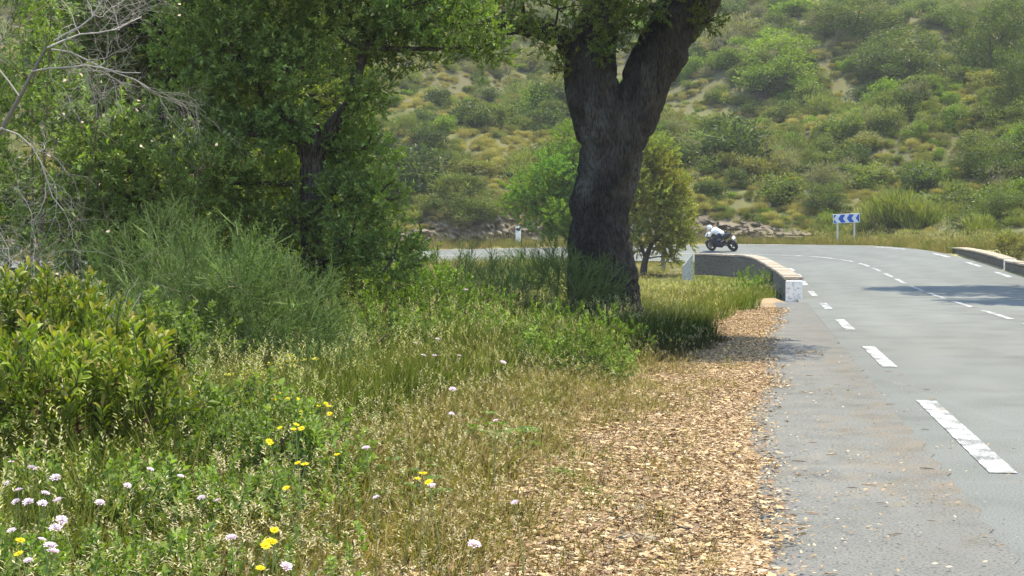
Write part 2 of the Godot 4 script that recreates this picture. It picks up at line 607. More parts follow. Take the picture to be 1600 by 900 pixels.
func make_materials() -> void:
	var W := Color(1, 1, 1)
	var grit := noise_tex(0.17, 4, [[0.0, 0.2, 0.2, 0.2], [0.3, 0.55, 0.55, 0.55], [0.42, 0.88, 0.88, 0.88], [0.58, 1.1, 1.1, 1.08], [0.7, 1.45, 1.45, 1.42], [1.0, 2.3, 2.25, 2.15]], 1024)
	var blot := noise_tex(0.012, 5, [[0.0, 0.78, 0.77, 0.75], [0.4, 0.95, 0.95, 0.95], [0.6, 1.0, 1.0, 1.0], [1.0, 1.12, 1.12, 1.1]], 512, FastNoiseLite.TYPE_SIMPLEX_SMOOTH, false, 4)
	var bump := noise_tex(0.2, 3, [], 512, FastNoiseLite.TYPE_SIMPLEX_SMOOTH, false, 5)
	var m := mat("asphalt", W, 0.85, grit, 0.45)
	detail(m, blot, 0.12)
	relief(m, bump, 0.4)
	m = mat("old_asphalt", W, 0.9, grit, 0.3)
	detail(m, blot, 0.3)
	relief(m, bump, 0.6)
	var earth := noise_tex(0.06, 5, [[0.0, 0.5, 0.45, 0.4], [0.45, 0.9, 0.88, 0.85], [0.6, 1.05, 1.05, 1.0], [1.0, 1.5, 1.45, 1.35]], 512, FastNoiseLite.TYPE_SIMPLEX_SMOOTH, false, 7)
	m = mat("earth", W, 0.95, earth, 0.5)
	detail(m, blot, 0.07)
	relief(m, earth, 2.0)
	m = mat("rock", W, 0.92, noise_tex(0.05, 5, [[0.0, 0.35, 0.33, 0.3], [0.4, 0.8, 0.78, 0.75], [0.6, 1.05, 1.0, 0.95], [1.0, 1.6, 1.55, 1.45]], 512, FastNoiseLite.TYPE_SIMPLEX, false, 9), 0.4)
	relief(m, earth, 5.0)
	m = mat("paint", W, 0.7, noise_tex(0.09, 4, [[0.0, 0.2, 0.21, 0.21], [0.33, 0.3, 0.31, 0.31], [0.43, 0.52, 0.53, 0.52], [0.6, 0.62, 0.63, 0.61], [1.0, 0.7, 0.7, 0.68]], 512, FastNoiseLite.TYPE_SIMPLEX, false, 11), 0.8)
	m = mat("masonry", W, 0.93, noise_tex(0.03, 5, [[0.0, 0.4, 0.4, 0.38], [0.4, 0.8, 0.78, 0.75], [0.6, 1.05, 1.02, 0.98], [1.0, 1.45, 1.4, 1.3]], 512, FastNoiseLite.TYPE_SIMPLEX, false, 13), 0.6)
	relief(m, earth, 2.0)
	m = mat("limewash", W, 0.9, noise_tex(0.014, 3, [[0.0, 0.35, 0.32, 0.27], [0.2, 0.5, 0.47, 0.42], [0.3, 0.78, 0.77, 0.73], [1.0, 0.92, 0.92, 0.89]], 512, FastNoiseLite.TYPE_SIMPLEX, false, 17), 1.1)
	m = mat("bark", W, 0.95, noise_tex(0.03, 5, [[0.0, 0.2, 0.19, 0.18], [0.4, 0.55, 0.54, 0.52], [0.6, 1.1, 1.08, 1.04], [1.0, 2.6, 2.5, 2.35]], 512, FastNoiseLite.TYPE_SIMPLEX, false, 19), 1.2)
	m.uv1_scale = Vector3(1.6, 0.35, 1.6)
	relief(m, noise_tex(0.04, 5, [], 512, FastNoiseLite.TYPE_SIMPLEX, false, 23), 9.0)
	m = mat("twig", W, 0.9)
	for q in [["leaf", 0.5, Color(0.86, 0.94, 0.45)], ["glossy_leaf", 0.45, Color(0.8, 0.9, 0.35)], ["needle", 0.6, Color(0.75, 0.85, 0.5)], ["blade", 0.6, Color(0.84, 0.9, 0.5)], ["petal", 0.7, Color(0.6, 0.55, 0.6)]]:
		m = mat(q[0], W, q[1])
		m.backlight_enabled = true
		m.backlight = q[2]
	m = mat("litter", W, 0.8)
	m = mat("plastic", W, 0.4)
	m = mat("gloss", W, 0.22)
	m.clearcoat_enabled = true
	m.clearcoat = 0.5
	m = mat("cloth", W, 0.9)
	m = mat("rubber", W, 0.75)
	m = mat("metal", W, 0.35)
	m.metallic = 0.85
	m = mat("zinc", W, 0.5)
	m.metallic = 0.35
	m = mat("sheeting", W, 0.45)


# ---------------------------------------------------------------- ground, road, markings
func ground_color(x: float, d: float) -> Color:
	var q := near_road(x, d)
	var i := int(q.x)
	var t := q.y - rr[i]
	var n1 := nz.get_noise_2d(x * 3.0 + 50.0, d * 3.0)
	var n2 := nb.get_noise_2d(x * 30.0, d * 30.0)
	if q.y > 0.0:
		var tan_c := Color(0.112, 0.108, 0.046)
		var soil := Color(0.115, 0.098, 0.058)
		var green := Color(0.135, 0.14, 0.05)
		var c := tan_c.lerp(green, sst(-0.25, 0.3, n1 + 0.4 * n2))
		if t < 2.8:
			return Color(0.40, 0.34, 0.16).lerp(Color(0.22, 0.22, 0.08), sst(-0.2, 0.4, n2))
		if t < 5.0:
			return soil.lerp(tan_c, sst(0.0, 0.5, n2))
		return c.lerp(soil, 0.4 * sst(0.15, 0.4, n2))
	if d > -6.0 and d < 34.0:
		var u := x - layby_edge(d)
		var litter := Color(0.36, 0.26, 0.15).lerp(Color(0.26, 0.19, 0.115), sst(-0.3, 0.3, n2))
		var grass := Color(0.22, 0.19, 0.09)
		return grass.lerp(litter, sst(-2.6, -0.9, u + 0.5 * n1))
	return Color(0.2, 0.17, 0.08).lerp(Color(0.12, 0.13, 0.05), sst(-0.3, 0.3, n1))


func build_ground() -> void:
	# a fan of cells round the camera, finest where it looks; it goes all the way round
	var ang := []
	var a := -180.0
	while a < 180.0:
		ang.append(deg_to_rad(a))
		a += 0.28 if absf(a) < 21.0 else (1.2 if absf(a) < 40.0 else 6.0)
	var rad := [0.4, 1.0, 1.8, 2.6, 3.2]
	while rad[-1] < 420.0:
		rad.append(rad[-1] * (1.028 if rad[-1] < 60.0 else (1.014 if rad[-1] < 100.0 else 1.035)))
	var mb := MB.new()
	var rows := []
	var cols := []
	for r in rad:
		var row := []
		var cr := []
		for t in ang:
			var x: float = r * sin(t)
			var d: float = r * cos(t)
			row.append(P(x, d, G(x, d)))
			cr.append(ground_color(x, d))
		rows.append(row)
		cols.append(cr)
	mb.sheet(rows, cols, true, true)
	tag(put("ground", mb.mesh(M.earth)), "", "", "", "structure")


func road_strip(mb: MB, s0: float, s1: float, offs: Callable, lift: float, step: float, colour: Callable) -> void:
	var rows := []
	var cols := []
	var n := maxi(1, int(ceil((s1 - s0) / step)))
	for j in n + 1:
		var s := lerpf(s0, s1, float(j) / n)
		var row := []
		var cr := []
		for o in offs.call(s):
			var p := on_road(s, o, lift)
			row.append(p)
			cr.append(colour.call(p.x, -p.z, o))
		rows.append(row)
		cols.append(cr)
	mb.sheet(rows, cols)


func build_road() -> void:
	var last := (rx.size() - 2) * RS
	var mb := MB.new()
	var grey := Color(0.156, 0.165, 0.152)
	road_strip(mb, 0.0, last, func(s):
		var i := mini(int(s / RS), rx.size() - 1)
		var o := []
		for k in 25:
			o.append(lerpf(-rl[i] - 0.45, rr[i] + 0.35, k / 24.0))
		return o, 0.0, 0.5, func(x, d, o):
		var track := 0.06 * (exp(-pow((absf(o) - 0.85) / 0.28, 2)) + exp(-pow((absf(o) - 2.2) / 0.28, 2)))
		var k: float = 1.0 + 0.2 * nz.get_noise_2d(x * 8.0, d * 1.6) + 0.12 * nb.get_noise_2d(x * 40, d * 12) + 1.4 * track
		return Color(grey.r * k, grey.g * k, grey.b * k))
	var road := put("road", mb.mesh(M.asphalt))
	tag(road, "", "", "", "structure")
	# dashes of the left edge line: three metres, three and a half apart; one older, longer dash nearest
	var s0 := s_at(9.4)
	var paint := func(x, d, _o):
		var k: float = 0.6 + 0.75 * nb.get_noise_2d(x * 90.0, d * 60.0) + 0.25 * nz.get_noise_2d(x * 30.0, d * 9.0)
		return Color(1, 1, 1) * clampf(k, 0.3, 0.95)
	for k in range(-4, 8):
		var a: float = s0 + 6.5 * k - 1.5
		var b: float = a + 3.0
		if k == 0:
			a -= 0.45
			b += 0.3
		var one := MB.new()
		road_strip(one, a, b, func(_s): return [-2.865 + 0.005 * nb.get_noise_1d(_s * 120.0), -2.83, -2.79, -2.75, -2.715 + 0.005 * nb.get_noise_1d(_s * 120.0 + 70.0)], 0.005, 0.05, paint)
		put("edge_dash", one.mesh(M.paint), road)
	# centre dashes, then the unbroken line through the bend
	var c0 := s_at(24.0)
	for k in range(-10, 8):
		var one := MB.new()
		road_strip(one, c0 + 4.33 * k, c0 + 4.33 * k + 3.0, func(_s): return [-0.06, -0.03, 0.0, 0.03, 0.06], 0.005, 0.1, paint)
		put("centre_dash", one.mesh(M.paint), road)
	var line := MB.new()
	road_strip(line, c0 + 4.33 * 8, last, func(_s): return [-0.06, 0.0, 0.06], 0.006, 0.5, paint)
	put("centre_line", line.mesh(M.paint), road)
	# right edge: dashes, then a line round the outside of the bend
	var e0 := s_at(44.5)
	for k in range(-4, 4):
		var one := MB.new()
		road_strip(one, e0 + 6.5 * k, e0 + 6.5 * k + 3.0, func(s):
			var w: float = rr[int(s / RS)]
			return [w - 0.08, w, w + 0.08], 0.005, 0.5, paint)
		put("edge_dash", one.mesh(M.paint), road)
	line = MB.new()
	road_strip(line, e0 + 26.0, last, func(s):
		var w: float = rr[mini(int(s / RS), rr.size() - 1)]
		return [w - 0.02, w + 0.06, w + 0.14], 0.006, 0.5, paint)
	put("edge_line", line.mesh(M.paint), road)

	# the lay-by's old asphalt, left of a dirty seam
	mb = MB.new()
	var rows := []
	var cols := []
	var d := -8.0
	while d < 31.0:
		var row := []
		var cr := []
		var l := layby_edge(d) - 0.12
		for k in 15:
			var f := k / 14.0
			var s := (d + 0.15)
			var q := near_road(l, d)
			var i := int(q.x)
			var right := rx[i] - 2.8 * td[i] - 0.38 + (d - rd[i] - 0.0) * 0.167 + 0.06 * nb.get_noise_2d(d * 60.0, 2.0)
			right = maxf(right, l + 0.02)
			var x := lerpf(l, right, f)
			row.append(P(x, d, on_road(s_near(x, d), near_road(x, d).y, 0.004).y - 0.02 * pow(1.0 - f, 6.0) + 0.006 * nb.get_noise_2d(x * 60.0, d * 40.0)))
			var to_seam := right - x
			var n2 := nb.get_noise_2d(x * 90.0, d * 50.0)
			var n1 := nz.get_noise_2d(x * 12.0, d * 7.0)
			var dirt := sst(0.05, 0.5, n2 * 1.3 + n1 + 0.3 - absf(to_seam - 0.15) * 2.2)
			var g := 1.0 + 0.14 * n1 + 0.12 * n2
			cr.append(Color(0.166 * g, 0.165 * g, 0.15 * g).lerp(Color(0.14, 0.122, 0.095), 0.55 * dirt).lerp(Color(0.22, 0.185, 0.135), 0.4 * sst(0.12, 0.4, n1 + 0.9 * n2 - 0.15)))
		rows.append(row)
		cols.append(cr)
		d += 0.12
	mb.sheet(rows, cols)
	tag(put("lay_by_pavement", mb.mesh(M.old_asphalt)), "", "", "", "structure")


func s_near(x: float, d: float) -> float:
	var q := near_road(x, d)
	var i := int(q.x)
	return i * RS + (x - rx[i]) * tx[i] + (d - rd[i]) * td[i]


# the broken rock and earth of the cutting above the verge
func build_cutting() -> void:
	var mb := MB.new()
	var rows := []
	var cols := []
	var cell := FastNoiseLite.new()
	cell.noise_type = FastNoiseLite.TYPE_CELLULAR
	cell.cellular_return_type = FastNoiseLite.RETURN_CELL_VALUE
	cell.frequency = 1.5
	cell.fractal_octaves = 2
	var s := CUT_FROM - 2.0
	var last := s + 46.0
	while s < last:
		var row := []
		var cr := []
		var ch := cut_height(s)
		for k in 25:
			var f := k / 24.0
			var i := int(s / RS)
			var foot := on_road(s, rr[i] + 0.25 + 2.3)
			var crest := on_road(s, rr[i] + 0.25 + 4.1)
			var p := foot.lerp(crest, pow(f, 1.5))
			p.y = foot.y + 0.1 - 0.35 * (1.0 - sst(0.0, 0.12, f)) + (ch + 0.25) * f - 0.5 * sst(0.85, 1.0, f)
			var rough := nb.get_noise_3d(p.x * 34.0, p.y * 55.0, p.z * 34.0)
			var crag := absf(cell.get_noise_3d(p.x, p.y * 1.3, p.z))
			var outward := (foot - crest).normalized()
			p += outward * ((0.75 * crag + 0.45 * rough) * sin(PI * clampf(f, 0.02, 0.98))) + Vector3(0, 0.2 * rough * f, 0)
			row.append(p)
			var base := Color(0.2, 0.165, 0.115).lerp(Color(0.12, 0.1, 0.072), sst(-0.1, 0.35, rough)).lerp(Color(0.25, 0.215, 0.16), sst(0.5, 0.9, crag))
			cr.append(base)
		rows.append(row)
		cols.append(cr)
		s += 0.09
	mb.sheet(rows, cols)
	tag(put("rock_cutting", mb.mesh(M.rock)), "", "", "", "structure")


# ---------------------------------------------------------------- walls, sign, posts
# a low wall along points [x, d, base height, wall height]; coping stones as pieces
func parapet(pts: Array, wide: float, o: Node3D, body: Material, wall_col: Color, cap_col: Color, side: float) -> void:
	var line := []
	for k in pts.size() - 1:
		var n := maxi(1, int(Vector2(pts[k + 1][0] - pts[k][0], pts[k + 1][1] - pts[k][1]).length() / 0.4))
		for j in n:
			var t := float(j) / n
			var a: Array = pts[maxi(k - 1, 0)]
			var b: Array = pts[k]
			var c: Array = pts[k + 1]
			var e: Array = pts[mini(k + 2, pts.size() - 1)]
			var row := []
			for q in 4:
				row.append(cubic_interpolate(b[q], c[q], a[q], e[q], t))
			line.append(row)
	line.append(pts[-1])
	var rows := []
	var cols := []
	var tops := []
	for k in line.size():
		var p: Array = line[k]
		var a: Array = line[maxi(k - 1, 0)]
		var b: Array = line[mini(k + 1, line.size() - 1)]
		var t := Vector2(b[0] - a[0], b[1] - a[1]).normalized()
		var r := Vector2(t.y, -t.x) * wide * side
		var q := Vector2(p[0], p[1])
		var row := []
		var cr := []
		var h: float = p[3] - 0.07
		for e in [[0.0, -0.5], [0.0, 0.0], [0.0, 0.3], [0.0, 0.65], [0.0, 1.0], [0.5, 1.0], [1.0, 1.0], [1.0, 0.5], [1.0, 0.0], [1.0, -0.5]]:
			var w: Vector2 = q + r * e[0]
			var g: float = 0.018 * nb.get_noise_3d(w.x * 60.0, e[1] * 40.0, w.y * 60.0)
			row.append(P(w.x + g, w.y + g, p[2] + (h * e[1] if e[1] > 0.0 else e[1] * 0.6) ))
			var k2: float = 1.0 + 0.35 * nb.get_noise_3d(w.x * 14.0, e[1] * 30.0, w.y * 14.0)
			cr.append(Color(wall_col.r * k2, wall_col.g * k2, wall_col.b * k2))
		rows.append(row)
		cols.append(cr)
		tops.append([q, q + r, p[2] + h, t])
	var mb := MB.new()
	mb.sheet(rows, cols, false, side < 0.0)
	for e in [0, rows.size() - 1]:
		var row: Array = rows[e]
		var out := P(tops[e][3].x, tops[e][3].y, 0.0) * (-1.0 if e == 0 else 1.0)
		mb.face([row[0], row[4], row[6], row[9]], out, wall_col)
	put("wall_body", mb.mesh(body), o)
	var k := 0
	var ov := 0.03
	while k < tops.size() - 1:
		var e := mini(k + 2, tops.size() - 1)
		var st := MB.new()
		var g := rnd(0.8, 1.15)
		var col := Color(cap_col.r * g, cap_col.g * g, cap_col.b * g)
		var top_rows := []
		var up := rnd(-0.008, 0.008)
		for f in [0.02, 0.5, 0.98]:
			var kk := lerpf(k, e, f)
			var i := mini(int(kk), tops.size() - 2)
			var a: Array = tops[i]
			var b: Array = tops[i + 1]
			var fr := kk - i
			var l: Vector2 = a[0].lerp(b[0], fr)
			var r: Vector2 = a[1].lerp(b[1], fr)
			var y := lerpf(a[2], b[2], fr) + up
			var ou := (l - r).normalized() * ov
			l += ou
			r -= ou
			var ci := (r - l) * 0.05
			top_rows.append([P(l.x, l.y, y + 0.003), P(l.x, l.y, y + 0.055), P(l.x + ci.x, l.y + ci.y, y + 0.07), P(r.x - ci.x, r.y - ci.y, y + 0.07), P(r.x, r.y, y + 0.055), P(r.x, r.y, y + 0.003)])
		for j in 2:
			for i in 5:
				var mid: Vector3 = (top_rows[j][0] + top_rows[j][5]) * 0.5 + Vector3(0, 0.02, 0)
				var fc := [top_rows[j][i], top_rows[j][i + 1], top_rows[j + 1][i + 1], top_rows[j + 1][i]]
				st.face(fc, (fc[0] + fc[2]) * 0.5 - mid, col)
		st.face(top_rows[0], top_rows[0][0] - top_rows[2][0], col)
		st.face(top_rows[2], top_rows[2][0] - top_rows[0][0], col)
		put("coping_stone", st.mesh(M.masonry), o)
		k = e


func build_walls() -> void:
	var o := thing("roadside_wall", Vector3.ZERO, "low grey stone parapet with whitewashed end, curving left below the motorcycle", "wall")
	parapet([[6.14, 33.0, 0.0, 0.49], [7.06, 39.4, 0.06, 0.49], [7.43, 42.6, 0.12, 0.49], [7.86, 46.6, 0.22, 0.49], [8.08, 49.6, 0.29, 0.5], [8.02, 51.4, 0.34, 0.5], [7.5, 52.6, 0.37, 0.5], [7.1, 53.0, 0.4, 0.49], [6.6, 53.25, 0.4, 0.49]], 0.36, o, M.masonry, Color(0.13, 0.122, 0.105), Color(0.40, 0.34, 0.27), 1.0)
	var mb := MB.new()
	var t := Vector2(0.92, 6.4).normalized()
	var e := Basis(Vector3(t.y, 0, t.x), Vector3.UP, Vector3(t.x, 0, -t.y))
	mb.rbox(P(6.14 + 0.18 * t.y - 0.03 * t.x, 33.0 - 0.18 * t.x - 0.03 * t.y, 0.115), Vector3(0.185, 0.3, 0.03), e, 0.015, Color(1, 1, 1))
	var w := put("whitewashed_end", mb.mesh(M.limewash), o)
	w.set_meta("label", "flaking whitewashed end face of the low wall")
	mb = MB.new()
	var a := P(6.5, 53.75, 0.86)
	for q in [[P(6.55, 53.27, 0.86), P(6.22, 53.42, 0.42), P(6.22, 53.42, -0.1), P(6.55, 53.27, -0.1)], [P(6.55, 53.63, 0.86), P(6.22, 53.78, 0.42), P(6.22, 53.78, -0.1), P(6.55, 53.63, -0.1)]]:
		mb.face(q, q[0] - P(6.4, 53.5, 0.3), Color(0.42, 0.44, 0.4))
	mb.face([P(6.55, 53.27, 0.86), P(6.22, 53.42, 0.42), P(6.22, 53.78, 0.42), P(6.55, 53.63, 0.86)], Vector3.UP, Color(0.42, 0.44, 0.4))
	mb.face([P(6.22, 53.42, 0.42), P(6.22, 53.78, 0.42), P(6.22, 53.78, -0.1), P(6.22, 53.42, -0.1)], Vector3.LEFT, Color(0.42, 0.44, 0.4))
	put("sloped_end", mb.mesh(M.masonry), o)

	o = thing("roadside_wall", Vector3.ZERO, "long low grey parapet on the outer side of the road, before the bend", "wall")
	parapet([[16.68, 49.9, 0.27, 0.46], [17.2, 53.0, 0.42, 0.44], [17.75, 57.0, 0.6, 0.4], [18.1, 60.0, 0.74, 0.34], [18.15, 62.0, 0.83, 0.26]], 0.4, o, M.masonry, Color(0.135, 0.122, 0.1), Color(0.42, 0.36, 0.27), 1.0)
	mb = MB.new()
	mb.rbox(P(16.83, 49.75, 0.46), Vector3(0.2, 0.24, 0.07), Basis(Vector3.UP, -0.16), 0.015, Color(1, 1, 1))
	put("whitewashed_end", mb.mesh(M.limewash), o)
	o = thing("roadside_wall", Vector3.ZERO, "second grey parapet cut off by the picture's right edge", "wall")
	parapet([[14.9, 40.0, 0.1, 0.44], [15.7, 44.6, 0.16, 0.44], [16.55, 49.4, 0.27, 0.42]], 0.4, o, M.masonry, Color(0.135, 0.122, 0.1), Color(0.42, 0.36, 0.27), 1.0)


func build_sign() -> void:
	var y := G(16.66, 73.4)
	var o := thing("chevron_sign", P(16.66, 73.4, y), "blue and white chevron bend sign on two grey posts", "road sign", "", 0.10)
	for x in [-0.43, 0.43]:
		var mb := MB.new()
		mb.rbox(Vector3(x, 0.6, -0.06), Vector3(0.04, 0.9, 0.025), Basis(), 0.008, Color(0.55, 0.57, 0.57))
		put("post", mb.mesh(M.zinc), o)
	var tilt := Basis(Vector3(0, 0, 1), 0.045)
	var c := Vector3(0, 1.3, 0)
	var mb := MB.new()
	mb.rbox(c, Vector3(0.68, 0.225, 0.015), tilt, 0.006, Color(0.62, 0.67, 0.72))
	var panel := put("panel", mb.mesh(M.sheeting), o)
	var blue := Color(0.012, 0.085, 0.42)
	var w := 1.30
	var h := 0.2
	var shapes := []
	for t0 in [0.18, 0.52]:
		shapes.append([[t0 + 0.1, h], [t0 + 0.28, h], [t0 + 0.18, 0.0], [t0 + 0.28, -h], [t0 + 0.1, -h], [t0 - 0.01, 0.0]])
	shapes.append([[0.975, h], [1.0, h], [1.0, -h], [0.975, -h], [0.86, 0.0]])
	shapes.append([[0.0, h], [0.11, h], [0.0, 0.012]])
	shapes.append([[0.0, -h], [0.11, -h], [0.0, -0.012]])
	for sh in shapes:
		var p := []
		for q in sh:
			p.append(c + tilt * Vector3((q[0] - 0.5) * w, q[1], 0.0185))
		mb = MB.new()
		if sh.size() == 6:
			mb.face([p[0], p[1], p[2], p[5]], Vector3.BACK, blue)
			mb.face([p[5], p[2], p[3], p[4]], Vector3.BACK, blue)
		else:
			mb.face(p, Vector3.BACK, blue)
		put("chevron", mb.mesh(M.sheeting), panel)


func rock_mesh(sd: int, col: Color, m: Material) -> ArrayMesh:
	var f := FastNoiseLite.new()
	f.seed = sd
	f.frequency = 0.45
	f.noise_type = FastNoiseLite.TYPE_CELLULAR
	var mb := MB.new()
	mb.ball(Vector3.ZERO, Basis().scaled(Vector3(1, 0.7, 0.85)), 14, col, f, 0.45)
	return mb.mesh(m)


func build_posts() -> void:
	# the white marker stone across the road
	var x := 0.34
	var d := 81.0
	var y := G(x, d)
	var o := thing("marker_stone", P(x, d, y), "short white marker stone at the foot of the rocky cutting", "marker stone")
	var mb := MB.new()
	mb.rbox(Vector3(0, 0.42, 0), Vector3(0.15, 0.48, 0.1), Basis(), 0.03, Color(1, 1, 1))
	put("shaft", mb.mesh(M.limewash), o)
	mb = MB.new()
	mb.tube([Vector3(0, 0.86, -0.1), Vector3(0, 0.86, 0.1)], [0.15, 0.15], 16, Color(1, 1, 1), null, 0.0, true)
	put("rounded_head", mb.mesh(M.limewash), o)
	# the grey post before the road
	x = 6.5
	d = 63.3
	y = G(x, d)
	o = thing("grey_post", P(x, d, y), "plain grey concrete post before the road, beside the olive-yellow tree", "post")
	mb = MB.new()
	mb.rbox(Vector3(0, 0.42, 0), Vector3(0.085, 0.75, 0.085), Basis(), 0.015, Color(0.3, 0.3, 0.27))
	put("shaft", mb.mesh(M.masonry), o)
	mb = MB.new()
	mb.rbox(Vector3(0, 1.185, 0), Vector3(0.075, 0.02, 0.075), Basis(), 0.012, Color(0.36, 0.36, 0.32))
	put("cap", mb.mesh(M.masonry), o)
	# a sawn stump with a pale top, up the slope
	x = 28.6
	d = 105.8
	y = G(x, d)
	o = thing("tree_stump", P(x, d, y), "sawn tree stump with a pale flat top, up the scrub slope", "tree stump")
	mb = MB.new()
	mb.tube([Vector3(0, -0.4, 0), Vector3(0, 0.5, 0.03), Vector3(0, 0.95, 0)], [0.5, 0.38, 0.36], 14, Color(0.12, 0.1, 0.08), nb, 0.25)
	put("trunk", mb.mesh(M.bark), o)
	mb = MB.new()
	mb.tube([Vector3(0, 0.93, 0), Vector3(0, 1.0, 0)], [0.37, 0.35], 14, Color(0.62, 0.58, 0.5), nb, 0.2, true)
	put("sawn_top", mb.mesh(M.litter), o)
	# loose rocks: by the cutting and one pale slab
	var kinds := []
	for k in 4:
		kinds.append(rock_mesh(60 + k, [Color(0.34, 0.29, 0.22), Color(0.28, 0.23, 0.17), Color(0.4, 0.35, 0.28), Color(0.25, 0.22, 0.18)][k], M.rock))
	rng.seed = 77
	var s := s_at(67.0)
	for k in 26:
		var i := int((s + 2.2 * k) / RS)
		var p := on_road(s + 2.2 * k, rr[i] + rnd(2.3, 3.6))
		p.y = G(p.x, -p.z) + 0.05
		var r := put("rock", kinds[k % 4], null, p)
		var sc := rnd(0.18, 0.5)
		r.basis = Basis(Vector3.UP, rnd(0, TAU)) * Basis.from_scale(Vector3(sc * rnd(0.8, 1.4), sc, sc))
		tag(r, "", "rock", "rocks at the foot of the cutting")
		sort_out("%s brown rock from the left at the foot of the cutting", p.x / -p.z, r)
	var white := put("pale_rock", rock_mesh(91, Color(0.75, 0.75, 0.72), M.litter), null, P(14.3, 82.6, G(14.3, 82.6) + 0.1))
	white.scale = Vector3(0.28, 0.2, 0.22)
	tag(white, "small white rock on the slope above the motorcycle", "rock")


# ---------------------------------------------------------------- leaves, shoots, tufts
# a twig with leaves along it, growing along +y from the origin
func sprig(sd: int, length: float, leaves: int, ll: float, lw: float, ca: Color, cb: Color, m: Material, broad := false, spread := 0.9, tip: Color = Color(-1, 0, 0)) -> ArrayMesh:
	rng.seed = sd
	var mb := MB.new()
	var bend := Vector3(rnd(-0.25, 0.25), 0, rnd(-0.25, 0.25)) * length
	var at := func(t: float) -> Vector3: return Vector3(bend.x * t * t, length * t, bend.z * t * t)
	mb.tube([at.call(0.0), at.call(0.5), at.call(1.0)], [length * 0.016, length * 0.012, length * 0.006], 4, Color(0.11, 0.09, 0.055))
	for k in leaves:
		var t := pow((k + rnd(0.2, 0.9)) / leaves, 0.75)
		var a := k * 2.4 + rnd(-0.5, 0.5)
		var out := Vector3(cos(a), 0, sin(a))
		var dir := (out * rnd(0.6, 1.0) * spread + Vector3(0, rnd(0.15, 0.9) + 0.5 * t, 0)).normalized()
		var side := dir.cross(Vector3.UP + rdir() * 0.5).normalized()
		var g := rnd(0.75, 1.25)
		var col := ca.lerp(cb, rng.randf())
		if tip.r >= 0.0 and t > 0.8:
			col = col.lerp(tip, (t - 0.8) / 0.2 * rnd(0.3, 1.0))
		col = Color(col.r * g, col.g * g, col.b * g)
		var s := rnd(0.7, 1.15)
		if broad:
			mb.broad_leaf(at.call(t) + dir * ll * 0.1, dir, side, ll * s, lw * s, col)
		else:
			mb.leaf(at.call(t), dir, side, ll * s, lw * s, col)
	return mb.mesh(m)


# thin green rods branching: broom, asparagus
func wisp(sd: int, length: float, arms: int, needles: int, col: Color, w: float) -> ArrayMesh:
	rng.seed = sd
	var mb := MB.new()
	for k in arms:
		var t0 := float(k) / arms
		var base := Vector3(0, length * t0 * 0.75, 0)
		var a := k * 2.4
		var dir := (Vector3(cos(a), 0, sin(a)) * rnd(0.35, 0.8) + Vector3(0, rnd(0.6, 1.2), 0)).normalized()
		if k == 0:
			dir = Vector3(0.05, 1, 0.05).normalized()
			base = Vector3.ZERO
		var l := length * (1.0 if k == 0 else rnd(0.35, 0.6))
		var c0 := shade(col, 0.75, 1.2)
		mb.leaf(base, dir, dir.cross(rdir()).normalized(), l, w * 0.9, c0, 0.5)
		for j in needles:
			var p := base + dir * l * (j + rnd(0.1, 0.9)) / needles
			var nd := (dir * 0.7 + rdir()).normalized()
			mb.leaf(p, nd, nd.cross(rdir()).normalized(), rnd(0.5, 1.2) * length * 0.075, w * 1.1, shade(col, 0.7, 1.3), 0.3)
	return mb.mesh(M.needle)


func tuft(sd: int, blades: int, spread: float, lean: float, w: float, ca: Color, cb: Color, tip: Color, heads := 0, head: Color = Color(0.5, 0.42, 0.24)) -> ArrayMesh:
	rng.seed = sd
	var mb := MB.new()
	for k in blades:
		var a := rnd(0, TAU)
		var r := spread * sqrt(rng.randf())
		var b := Vector3(cos(a) * r, -0.02, sin(a) * r)
		var la := a + rnd(-1.2, 1.2)
		var h := rnd(0.45, 1.0)
		var l := Vector3(cos(la), 0, sin(la)) * lean * rnd(0.2, 1.0) * h
		var sa := rnd(0, TAU)
		var c := ca.lerp(cb, rng.randf())
		mb.blade(b, l, h, w * rnd(0.7, 1.2), Vector3(cos(sa), 0, sin(sa)), c, c.lerp(tip, rnd(0.2, 0.9)))
	for k in heads:
		var a := rnd(0, TAU)
		var b := Vector3(cos(a), 0, sin(a)) * spread * rng.randf()
		var l := Vector3(rnd(-1, 1), 0, rnd(-1, 1)) * 0.14
		var h := rnd(0.95, 1.3)
		var c := head.lerp(ca, 0.4)
		mb.blade(b, l, h, w * 0.7, Vector3(cos(a), 0, sin(a)), c, c)
		var t := b + l + Vector3(0, h * 0.96, 0)
		for j in 6:
			var dir := (Vector3(0, 0.8, 0) + rdir() * 0.55).normalized()
			mb.leaf(t + Vector3(0, -0.022 * j, 0), dir, dir.cross(rdir()).normalized(), 0.034, 0.007, shade(head, 0.8, 1.2))
	return mb.mesh(M.blade)


